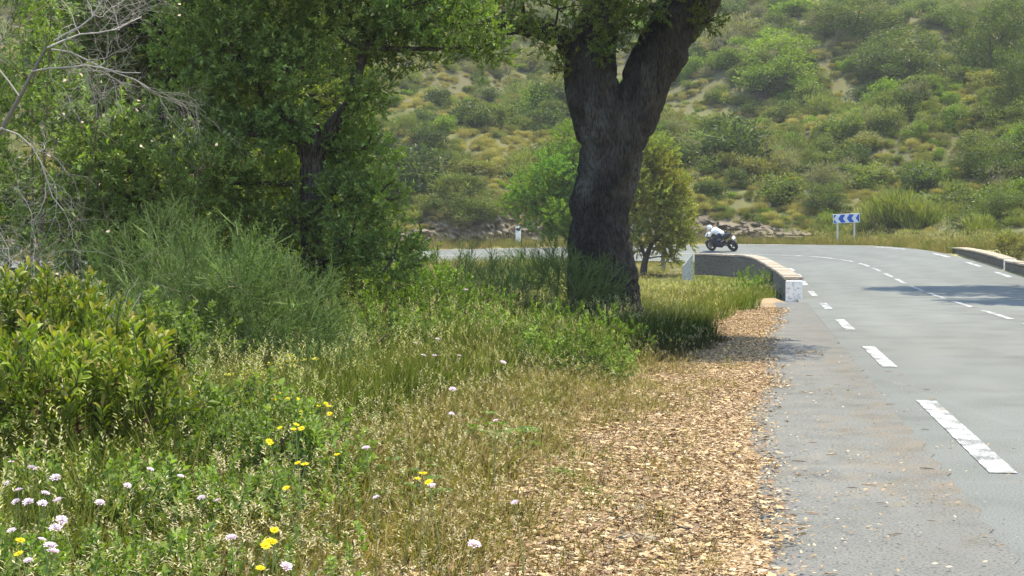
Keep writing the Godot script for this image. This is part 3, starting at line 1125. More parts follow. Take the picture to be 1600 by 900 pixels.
func litter_patch(sd: int, count: int, r: float, ls: float) -> ArrayMesh:
	rng.seed = sd
	var mb := MB.new()
	var kinds := [Color(0.46, 0.32, 0.17), Color(0.37, 0.24, 0.12), Color(0.56, 0.43, 0.26), Color(0.25, 0.165, 0.095), Color(0.62, 0.51, 0.35), Color(0.41, 0.28, 0.14)]
	for k in count:
		var a := rnd(0, TAU)
		var q := r * sqrt(rng.randf())
		var dir := (Vector3(cos(a * 7.0), 0, sin(a * 7.0)) + Vector3(0, rnd(-0.25, 0.3), 0)).normalized()
		var side := dir.cross((Vector3.UP + rdir() * 0.7).normalized()).normalized()
		var l := ls * (rnd(0.4, 1.1) if rng.randf() < 0.85 else rnd(1.1, 1.45))
		mb.leaf(Vector3(cos(a) * q, rnd(0.004, 0.022), sin(a) * q) - dir * l * 0.5, dir, side, l, l * rnd(0.3, 0.5), shade(kinds[rng.randi() % 6], 0.75, 1.2), rnd(-0.4, 0.4))
	return mb.mesh(M.litter)


# a whole bush about one metre across and high, for the far slope
func bush_mesh(sd: int, style: Dictionary) -> ArrayMesh:
	rng.seed = sd
	var mb := MB.new()
	var stems: int = style.get("stems", 4)
	for k in stems:
		var a := rnd(0, TAU)
		mb.tube([Vector3(0, -0.3, 0), Vector3(cos(a) * 0.12, 0.2, sin(a) * 0.12), Vector3(cos(a) * 0.25, 0.42 * style.h, sin(a) * 0.25)], [0.022, 0.016, 0.006], 4, style.get("wood", Color(0.14, 0.12, 0.1)))
	for k in style.clumps:
		var a := rnd(0, TAU)
		var rr2 := sqrt(rng.randf()) * 0.36
		var y: float = style.h * (rnd(style.get("low", 0.2), 0.85) - rr2 * style.get("dome", 0.9) * 0.6)
		var c := Vector3(cos(a) * rr2, maxf(y, 0.05), sin(a) * rr2)
		var cr: float = rnd(0.13, 0.25) * style.get("cr", 1.0)
		var g := rnd(0.72, 1.25)
		var base: Color = style.col.lerp(style.col2, rng.randf())
		for j in style.leaves:
			var o := rdir()
			o.y *= style.get("flat", 0.8)
			var p: Vector3 = c + o * cr * pow(rng.randf(), 0.35)
			var dir := (o + rdir() * 0.8 + Vector3(0, style.get("up", 0.2), 0)).normalized()
			var col := Color(base.r * g, base.g * g, base.b * g)
			if rng.randf() < style.get("bloom", 0.0) and o.y > 0.0:
				col = Color(0.62, 0.48, 0.03)
			mb.leaf(p, dir, dir.cross(rdir()).normalized(), style.ll * rnd(0.6, 1.3), style.lw * rnd(0.7, 1.2), shade(col, 0.8, 1.2))
	return mb.mesh(M.leaf)


# branches of bare twigs; adds tubes to mb and collects the tips
func grow(mb: MB, p: Vector3, dir: Vector3, length: float, r: float, depth: int, col: Color, tips: Array, wander := 0.35, kids := 3, droop := 0.0) -> void:
	var pts := [p]
	var rads := [r]
	var n := 6
	var d := dir
	for k in n:
		d = (d + rdir() * wander * 0.5 + Vector3(0, -droop, 0)).normalized()
		pts.append(pts[-1] + d * length / n)
		rads.append(lerpf(r, r * 0.5, float(k + 1) / n))
	mb.tube(pts, rads, 7 if r > 0.02 else (5 if r > 0.006 else 3), col)
	tips.append([pts[-1], d])
	if depth <= 0:
		return
	for k in kids:
		var i := 1 + rng.randi() % n
		var o := (d + rdir() * 0.85).normalized()
		grow(mb, pts[i], o, length * rnd(0.45, 0.75), rads[i] * 0.6, depth - 1, col, tips, wander, kids, droop)


# trunk and limbs given, clumps of foliage hung on them. Points are relative to the foot of the tree.
func make_tree(o: Node3D, limbs: Array, clumps: Array, sprigs: Array, bark: Color, tint: Array, seg := 14, size := 1.0, up := 0.35, bark_amp := 0.22) -> void:
	var mb := MB.new()
	var nodes := []
	for l in limbs:
		var pts := []
		var rads := []
		var fine := 9 if seg > 20 else 3
		for k in l.size() - 1:
			var a: Array = l[maxi(k - 1, 0)]
			var b: Array = l[k]
			var c: Array = l[k + 1]
			var e: Array = l[mini(k + 2, l.size() - 1)]
			for j in fine:
				var t := float(j) / fine
				pts.append(b[0].cubic_interpolate(c[0], a[0], e[0], t))
				rads.append(lerpf(b[1], c[1], t))
				nodes.append([pts[-1], rads[-1]])
		pts.append(l[-1][0])
		rads.append(l[-1][1])
		nodes.append([pts[-1], rads[-1]])
		mb.tube(pts, rads, seg, bark, nb2, bark_amp, false, plates if seg > 20 else null)
	if seg > 20:
		for k in mb.v.size():
			var w: Vector3 = mb.v[k] * 9.0
			var g := clampf(1.0 + 1.0 * nb.get_noise_3d(w.x, w.y * 0.5, w.z) + 0.7 * nb2.get_noise_3dv(mb.v[k]), 0.45, 2.2)
			var lichen := sst(0.22, 0.42, nb.get_noise_3d(w.x * 1.7 + 50.0, w.y, w.z * 1.7))
			mb.c[k] = Color(bark.r * g, bark.g * g, bark.b * g).lerp(Color(0.2, 0.195, 0.17), 0.55 * lichen)
	var list := []
	for q in sprigs:
		list.append([])
	for c in clumps:
		var best := 1e9
		var from: Array = nodes[0]
		for q in nodes:
			var dd: float = q[0].distance_to(c[0]) + (0.6 if q[0].y > c[0].y else 0.0)
			if dd < best:
				best = dd
				from = q
		var rad: Vector3 = c[1] if c[1] is Vector3 else Vector3.ONE * c[1]
		var mid: Vector3 = (from[0] + c[0]) * 0.5 + rdir() * best * 0.12
		var br: float = minf(from[1] * 0.6, 0.02 + 0.018 * best)
		mb.tube([from[0], mid, c[0]], [br, br * 0.7, br * 0.4], 6, bark, null, 0.0)
		var tips := []
		for k in 5:
			var dir := (rdir() + Vector3(0, 0.3, 0)).normalized()
			mb.tube([c[0], c[0] + dir * rad * 0.45 + rdir() * 0.04, c[0] + dir * rad * 0.9], [br * 0.4, br * 0.28, 0.004], 4, bark)
			tips.append([dir * rad * 0.45, dir * rad * 0.9])
		var tone := rnd(tint[0], tint[1])
		var warm := rnd(-0.12, 0.12)
		for k in c[2]:
			var dir := rdir()
			var f := pow(rng.randf(), 0.3)
			var p: Vector3 = c[0] + dir * rad * f
			var y := (dir * 0.8 + rdir() * 0.7 + Vector3(0, up, 0)).normalized()
			var g := tone * rnd(0.85, 1.15)
			list[rng.randi() % list.size()].append([Transform3D(stand(y, size * rnd(0.75, 1.25)), p - y * 0.05), Color(g * (1.0 + warm), g, g * (1.0 - warm))])
	put("trunk", mb.mesh(M.bark), o)
	var crown := Node3D.new()
	crown.name = "crown"
	o.add_child(crown)
	for k in sprigs.size():
		if list[k]:
			scatter("foliage", sprigs[k], list[k], crown).set_meta("kind", "stuff")


var nb2 := FastNoiseLite.new()
var plates := FastNoiseLite.new()
var S := {}


func make_sprigs() -> void:
	var oak_a := Color(0.14, 0.185, 0.04)
	var oak_b := Color(0.205, 0.25, 0.055)
	for k in 3:
		S["oak%d" % k] = sprig(100 + k, 0.17, 13, 0.058, 0.028, oak_a, oak_b, M.leaf)
		S["holm%d" % k] = sprig(110 + k, 0.18, 14, 0.056, 0.025, Color(0.15, 0.215, 0.055), Color(0.245, 0.315, 0.09), M.leaf)
		S["lime%d" % k] = sprig(120 + k, 0.2, 14, 0.06, 0.036, Color(0.16, 0.26, 0.035), Color(0.23, 0.33, 0.05), M.leaf)
		S["far%d" % k] = sprig(130 + k, 0.42, 16, 0.13, 0.075, Color(0.15, 0.24, 0.035), Color(0.21, 0.31, 0.05), M.leaf)
		S["fresh%d" % k] = sprig(135 + k, 0.42, 16, 0.13, 0.08, Color(0.18, 0.3, 0.04), Color(0.26, 0.38, 0.055), M.leaf)
		S["gold%d" % k] = sprig(140 + k, 0.42, 16, 0.11, 0.06, Color(0.37, 0.33, 0.075), Color(0.3, 0.32, 0.065), M.leaf)
		S["dark%d" % k] = sprig(150 + k, 0.3, 14, 0.085, 0.05, Color(0.12, 0.16, 0.045), Color(0.18, 0.225, 0.06), M.leaf)
		S["arbutus%d" % k] = sprig(160 + k, 0.26, 17, 0.075, 0.027, Color(0.17, 0.235, 0.035), Color(0.27, 0.32, 0.045), M.glossy_leaf, true, 0.75, Color(0.36, 0.26, 0.06))
		S["wisp%d" % k] = wisp(170 + k, 0.40, 8, 17, Color(0.185, 0.25, 0.08), 0.005)
		S["ground%d" % k] = sprig(180 + k, 0.12, 14, 0.035, 0.021, Color(0.16, 0.235, 0.05), Color(0.235, 0.31, 0.075), M.leaf, false, 1.3)


func trio(k: String) -> Array:
	return [S[k + "0"], S[k + "1"], S[k + "2"]]


# a leafy bush: shoots on short bare stems
func make_bush(o: Node3D, shoots: Array, clumps: Array, stem_col: Color, tint: Array, up: float, size := 1.0, in_shell := 0.45) -> void:
	var mb := MB.new()
	var list := []
	for q in shoots:
		list.append([])
	for c in clumps:
		var rad: Vector3 = c[1] if c[1] is Vector3 else Vector3.ONE * c[1]
		var foot := Vector3(c[0].x * 0.5, -0.1, c[0].z * 0.5)
		mb.tube([foot, (foot + c[0]) * 0.5 + rdir() * 0.08, c[0]], [0.016, 0.012, 0.006], 5, stem_col)
		for k in 4:
			var e: Vector3 = c[0] + (rdir() + Vector3(0, 0.4, 0)).normalized() * rad * 0.85
			mb.tube([c[0], (c[0] + e) * 0.5 + rdir() * 0.03, e], [0.007, 0.005, 0.002], 4, stem_col)
		var tone := rnd(tint[0], tint[1])
		for k in c[2]:
			var dir := rdir()
			var p: Vector3 = c[0] + dir * rad * pow(rng.randf(), in_shell)
			if p.y < -0.05:
				continue
			var y := (dir * 0.6 + rdir() * 0.35 + Vector3(0, up, 0)).normalized()
			var g := tone * rnd(0.85, 1.15)
			list[rng.randi() % list.size()].append([Transform3D(stand(y, size * rnd(0.7, 1.25)), p), Color(g, g, g)])
	put("stem", mb.mesh(M.twig), o)
	var crown := Node3D.new()
	crown.name = "foliage"
	o.add_child(crown)
	for k in shoots.size():
		if list[k]:
			scatter("leaves", shoots[k], list[k], crown).set_meta("kind", "stuff")


# ---------------------------------------------------------------- the trees
func build_trees() -> void:
	rng.seed = 11
	# the old forked cork oak.
	var foot := P(1.25, 21.0, 0.0)
	foot.y = G(1.25, 21.0)
	var o := thing("cork_oak", foot, "large old cork oak with dark forked trunk in the middle of the verge", "tree")
	var y0 := foot.y
	var at := func(px: float, py: float, hw: float, dz := 0.0) -> Array:
		return [Vector3(px - 1.25, py - y0, -dz), hw]
	var trunk := [at.call(1.34, -0.35, 0.8), at.call(1.34, 0.1, 0.6), at.call(1.32, 0.36, 0.5), at.call(1.29, 0.72, 0.485), at.call(1.255, 1.08, 0.465), at.call(1.25, 1.4, 0.45), at.call(1.26, 1.7, 0.425), at.call(1.31, 1.98, 0.42), at.call(1.37, 2.3, 0.415), at.call(1.42, 2.6, 0.415), at.call(1.44, 2.9, 0.46), at.call(1.42, 3.15, 0.40)]
	var left := [at.call(1.40, 2.65, 0.34), at.call(1.28, 2.95, 0.385), at.call(1.16, 3.3, 0.385), at.call(1.11, 3.75, 0.37), at.call(1.15, 4.1, 0.33), at.call(1.26, 4.45, 0.27), at.call(1.36, 4.9, 0.25), at.call(1.4, 5.6, 0.2, 0.2), at.call(1.3, 6.6, 0.13, 0.4), at.call(1.2, 7.6, 0.07, 0.5)]
	var leftarm := [at.call(1.12, 3.7, 0.24), at.call(0.85, 4.05, 0.17, -0.1), at.call(0.4, 4.25, 0.12, -0.2), at.call(-0.1, 4.3, 0.09, -0.2), at.call(-0.7, 4.55, 0.06, -0.3), at.call(-1.4, 4.7, 0.035, -0.4)]
	var right := [at.call(1.48, 2.6, 0.33), at.call(1.65, 2.95, 0.345), at.call(1.84, 3.35, 0.335), at.call(2.03, 3.78, 0.345), at.call(2.18, 4.1, 0.355), at.call(2.37, 4.42, 0.36), at.call(2.6, 4.75, 0.35), at.call(2.95, 5.2, 0.31, 0.1), at.call(3.4, 5.8, 0.25, 0.3), at.call(3.9, 6.5, 0.17, 0.5), at.call(4.3, 7.3, 0.09, 0.6)]
	var right2 := [at.call(3.1, 5.4, 0.2, 0.1), at.call(4.0, 5.8, 0.14, -0.3), at.call(5.0, 6.1, 0.09, -0.8), at.call(5.8, 6.4, 0.05, -1.0)]
	var clumps := []
	# high crown over the fork and the right limb (it shades the trunk)
	for k in 52:
		var a := rnd(0, TAU)
		var r := sqrt(rng.randf())
		clumps.append([Vector3(2.45 + 1.2 * r * cos(a), rnd(5.7, 8.0) - 0.6 * r, 2.4 + 2.0 * r * sin(a)), Vector3(0.8, 0.6, 0.85), 260])
	for k in 16:
		clumps.append([Vector3(rnd(0.2, 2.6), rnd(5.9, 7.8), rnd(-1.6, 0.8)), Vector3(0.85, 0.6, 0.85), 180])
	# the low spray over the left arm, in view at the top
	for q in [[-0.3, 4.55, 0.55], [-0.9, 4.75, 0.6], [-1.6, 4.85, 0.6], [-2.1, 4.5, 0.45], [0.15, 4.75, 0.5], [-1.2, 4.35, 0.4], [0.0, 4.15, 0.33], [-0.55, 4.1, 0.3], [-0.15, 3.75, 0.22], [-2.5, 4.3, 0.35], [-1.9, 3.95, 0.35], [0.35, 4.4, 0.35], [-0.75, 5.3, 0.7], [-2.0, 5.4, 0.7], [0.35, 3.95, 0.2], [0.45, 4.65, 0.3], [-1.55, 4.45, 0.4], [0.75, 4.75, 0.38], [0.95, 4.5, 0.28], [0.7, 4.3, 0.26], [1.1, 4.85, 0.3], [0.5, 4.1, 0.2], [1.55, 4.75, 0.3], [1.75, 4.3, 0.2]]:
		clumps.append([Vector3(q[0] - 0.3, q[1] - y0, rnd(0.1, 0.6)), Vector3(q[2], q[2] * 0.75, q[2]), int(230 * q[2] * q[2] + 30)])
	make_tree(o, [trunk, left, leftarm, right, right2], clumps, trio("oak"), Color(0.082, 0.071, 0.06), [0.8, 1.2], 84, 1.0, 0.35, 0.2)

	# the holm oak on the left, its trunk standing in the bushes.
	foot = P(-2.03, 15.0, G(-2.03, 15.0))
	o = thing("holm_oak", foot, "slender holm oak with thin forked trunk and olive crown, behind the feathery bush", "tree")
	y0 = foot.y
	var t2 := [[Vector3(0, -0.2, 0), 0.15], [Vector3(0.0, 0.6, 0), 0.12], [Vector3(-0.01, 1.5, 0), 0.11], [Vector3(-0.02, 2.1, 0), 0.115], [Vector3(0.0, 2.35, 0), 0.09]]
	var r2 := [[Vector3(0.0, 2.0, 0), 0.09], [Vector3(0.22, 2.35, 0.0), 0.08], [Vector3(0.4, 2.55, 0.05), 0.07], [Vector3(0.46, 2.8, 0.1), 0.055], [Vector3(0.55, 3.1, 0.1), 0.05], [Vector3(0.8, 3.4, 0.0), 0.035], [Vector3(1.1, 3.6, 0), 0.02]]
	var l2 := [[Vector3(-0.02, 2.05, 0), 0.08], [Vector3(-0.25, 2.4, 0.1), 0.06], [Vector3(-0.5, 2.65, 0.1), 0.05], [Vector3(-0.8, 3.1, 0.0), 0.035], [Vector3(-1.2, 3.4, -0.1), 0.02]]
	clumps = []
	for q in [[-0.75, 3.05, 0.5], [-0.3, 3.3, 0.5], [-1.05, 2.85, 0.4], [0.2, 3.3, 0.5], [0.65, 3.45, 0.5], [-0.9, 3.5, 0.5], [0.0, 3.75, 0.6], [-0.6, 2.65, 0.38], [-0.95, 2.3, 0.32], [-0.55, 2.2, 0.3], [-0.15, 2.85, 0.33], [0.85, 3.1, 0.35], [1.15, 3.5, 0.45], [1.5, 3.35, 0.35], [0.6, 2.6, 0.22], [-0.4, 3.9, 0.6], [0.7, 4.0, 0.6], [1.3, 4.0, 0.55], [-1.2, 3.9, 0.6], [0.3, 2.15, 0.26], [0.1, 1.9, 0.2], [-0.35, 1.75, 0.25], [0.35, 1.65, 0.25], [-1.3, 3.2, 0.4], [-0.2, 4.4, 0.6], [0.6, 4.5, 0.6], [-1.0, 4.4, 0.6], [-0.8, 1.75, 0.25], [1.75, 3.15, 0.25], [-0.15, 1.35, 0.25], [0.45, 1.2, 0.3], [-0.6, 1.3, 0.3], [0.2, 0.9, 0.3], [0.55, 2.1, 0.3], [0.7, 1.6, 0.3], [-1.0, 1.4, 0.35], [0.85, 1.0, 0.3], [-0.2, 2.35, 0.25]]:
		clumps.append([Vector3(q[0], q[1], rnd(-0.25, 0.55)), Vector3(q[2], q[2] * 0.8, q[2]), int(620 * q[2] * q[2] + 40)])
	make_tree(o, [t2, r2, l2], clumps, trio("holm"), Color(0.13, 0.115, 0.095), [0.75, 1.25], 16, 1.0, 0.4)

	# darker trees standing close together behind it
	var spots := [[-4.6, 19.5, 4.8, "dense dark oak with tangled lower branches, behind the bare grey shrub"], [-6.6, 25.0, 6.0, "tall dark oak at the left edge, behind the tangled one"], [-3.6, 24.0, 5.2, "dark oak closing the gap behind the slender holm oak"], [-8.8, 21.0, 5.6, "dark oak cut off by the left edge of the picture"], [-3.4, 28.0, 3.6, "small oak beyond the slender holm oak, nearer the road"]]
	for q in spots:
		foot = P(q[0], q[1], G(q[0], q[1]))
		o = thing("dark_oak", foot, q[3], "tree", "dark oaks crowding the left side")
		var h: float = q[2]
		var tr := [[Vector3(0, -0.2, 0), 0.2], [Vector3(rnd(-0.1, 0.1), h * 0.2, 0.05), 0.15], [Vector3(rnd(-0.2, 0.2), h * 0.45, 0.05), 0.12], [Vector3(rnd(-0.3, 0.3), h * 0.8, 0), 0.06]]
		clumps = []
		for k in 34:
			var a := rnd(0, TAU)
			var r := sqrt(rng.randf())
			var f := rnd(0.16, 1.0)
			var wide := h * 0.34 * sin(PI * clampf(f * 0.75 + 0.2, 0.0, 1.0))
			clumps.append([Vector3(cos(a) * r * wide, h * f, sin(a) * r * wide), Vector3(0.7, 0.5, 0.7) * h / 6.0, 85])
		make_tree(o, [tr], clumps, trio("dark"), Color(0.1, 0.085, 0.07), [0.8, 1.2], 10, 1.1)

	# two trees at the near side of the far road
	foot = P(2.6, 62.0, G(2.6, 62.0))
	o = thing("green_oak", foot, "bright green young oak before the far road, partly behind the big trunk", "tree")
	clumps = []
	for k in 30:
		var a := rnd(0, TAU)
		var r := sqrt(rng.randf())
		var f := rnd(0.05, 1.0)
		var wide := 1.75 * sqrt(1.0 - pow(f - 0.35, 2) * 1.9)
		clumps.append([Vector3(cos(a) * r * wide - 0.2, 1.6 + 4.0 * f, sin(a) * r * wide), Vector3(0.65, 0.5, 0.65), 44])
	for k in 8:
		clumps.append([Vector3(rnd(-2.6, -0.4), rnd(2.0, 4.4), rnd(-1, 1)), Vector3(0.6, 0.45, 0.6), 34])
	make_tree(o, [[[Vector3(0, -0.2, 0), 0.22], [Vector3(0.1, 1.2, 0), 0.16], [Vector3(-0.1, 3.0, 0), 0.1], [Vector3(0, 5.0, 0), 0.04]], [[Vector3(0.1, 1.0, 0), 0.1], [Vector3(-0.8, 2.0, 0.2), 0.06], [Vector3(-1.6, 2.8, 0.2), 0.03]]], clumps, trio("fresh"), Color(0.13, 0.11, 0.09), [0.75, 1.25], 8, 1.0)
	foot = P(5.35, 60.0, G(5.35, 60.0))
	o = thing("golden_tree", foot, "olive-yellow tree with twisted trunk, just right of the big oak trunk", "tree")
	clumps = []
	for q in [[0.3, 4.3, 0.8], [-0.3, 4.6, 0.7], [0.9, 3.8, 0.7], [1.2, 3.1, 0.6], [0.4, 3.3, 0.7], [1.5, 2.4, 0.55], [1.6, 1.9, 0.45], [-0.4, 3.6, 0.7], [0.8, 2.5, 0.5], [-0.5, 2.6, 0.6], [0.2, 2.2, 0.4], [1.7, 1.5, 0.35], [-0.6, 1.9, 0.5], [0.7, 4.6, 0.5], [1.1, 1.9, 0.35], [0.0, 5.0, 0.5], [1.5, 3.6, 0.4], [0.5, 1.4, 0.4], [-0.3, 1.2, 0.4], [1.2, 1.2, 0.35], [0.3, 5.4, 0.5], [0.9, 5.0, 0.5], [1.0, 0.8, 0.3], [-0.8, 3.0, 0.5], [-0.7, 4.2, 0.5]]:
		clumps.append([Vector3(q[0], q[1], rnd(-0.6, 0.6)), Vector3(q[2], q[2] * 0.7, q[2]), int(210 * q[2] * q[2]) + 20])
	make_tree(o, [[[Vector3(0, -0.3, 0), 0.17], [Vector3(0.05, 0.5, 0), 0.14], [Vector3(0.25, 1.1, 0), 0.11], [Vector3(0.6, 1.9, 0), 0.08], [Vector3(0.7, 3.0, 0), 0.05], [Vector3(0.4, 4.2, 0), 0.02]], [[Vector3(0.1, 0.7, 0), 0.09], [Vector3(-0.2, 1.6, 0.1), 0.07], [Vector3(-0.3, 2.8, 0), 0.04]], [[Vector3(0.35, 1.3, 0), 0.07], [Vector3(1.0, 1.9, 0.1), 0.04], [Vector3(1.5, 2.3, 0), 0.02]]], clumps, trio("gold"), Color(0.1, 0.085, 0.07), [0.8, 1.2], 8, 1.0)

	# a tall tree beside the road outside the picture; its shade lies across the asphalt
	foot = P(17.6, 38.5, G(17.6, 38.5))
	o = thing("roadside_pine", foot, "tall tree beside the road whose shade lies on the asphalt", "tree")
	clumps = []
	for k in 60:
		clumps.append([Vector3(rnd(-3.9, 4.5), rnd(9.6, 11.2), 3.6 + rnd(-5.8, 5.8)), Vector3(1.6, 0.5, 1.2), 190])
	make_tree(o, [[[Vector3(0, -0.3, 0), 0.3], [Vector3(0.2, 4.0, 0), 0.24], [Vector3(0, 8.0, 0), 0.2], [Vector3(0, 10.0, 0), 0.1]]], clumps, trio("far"), Color(0.13, 0.1, 0.08), [0.8, 1.1], 10, 1.3)


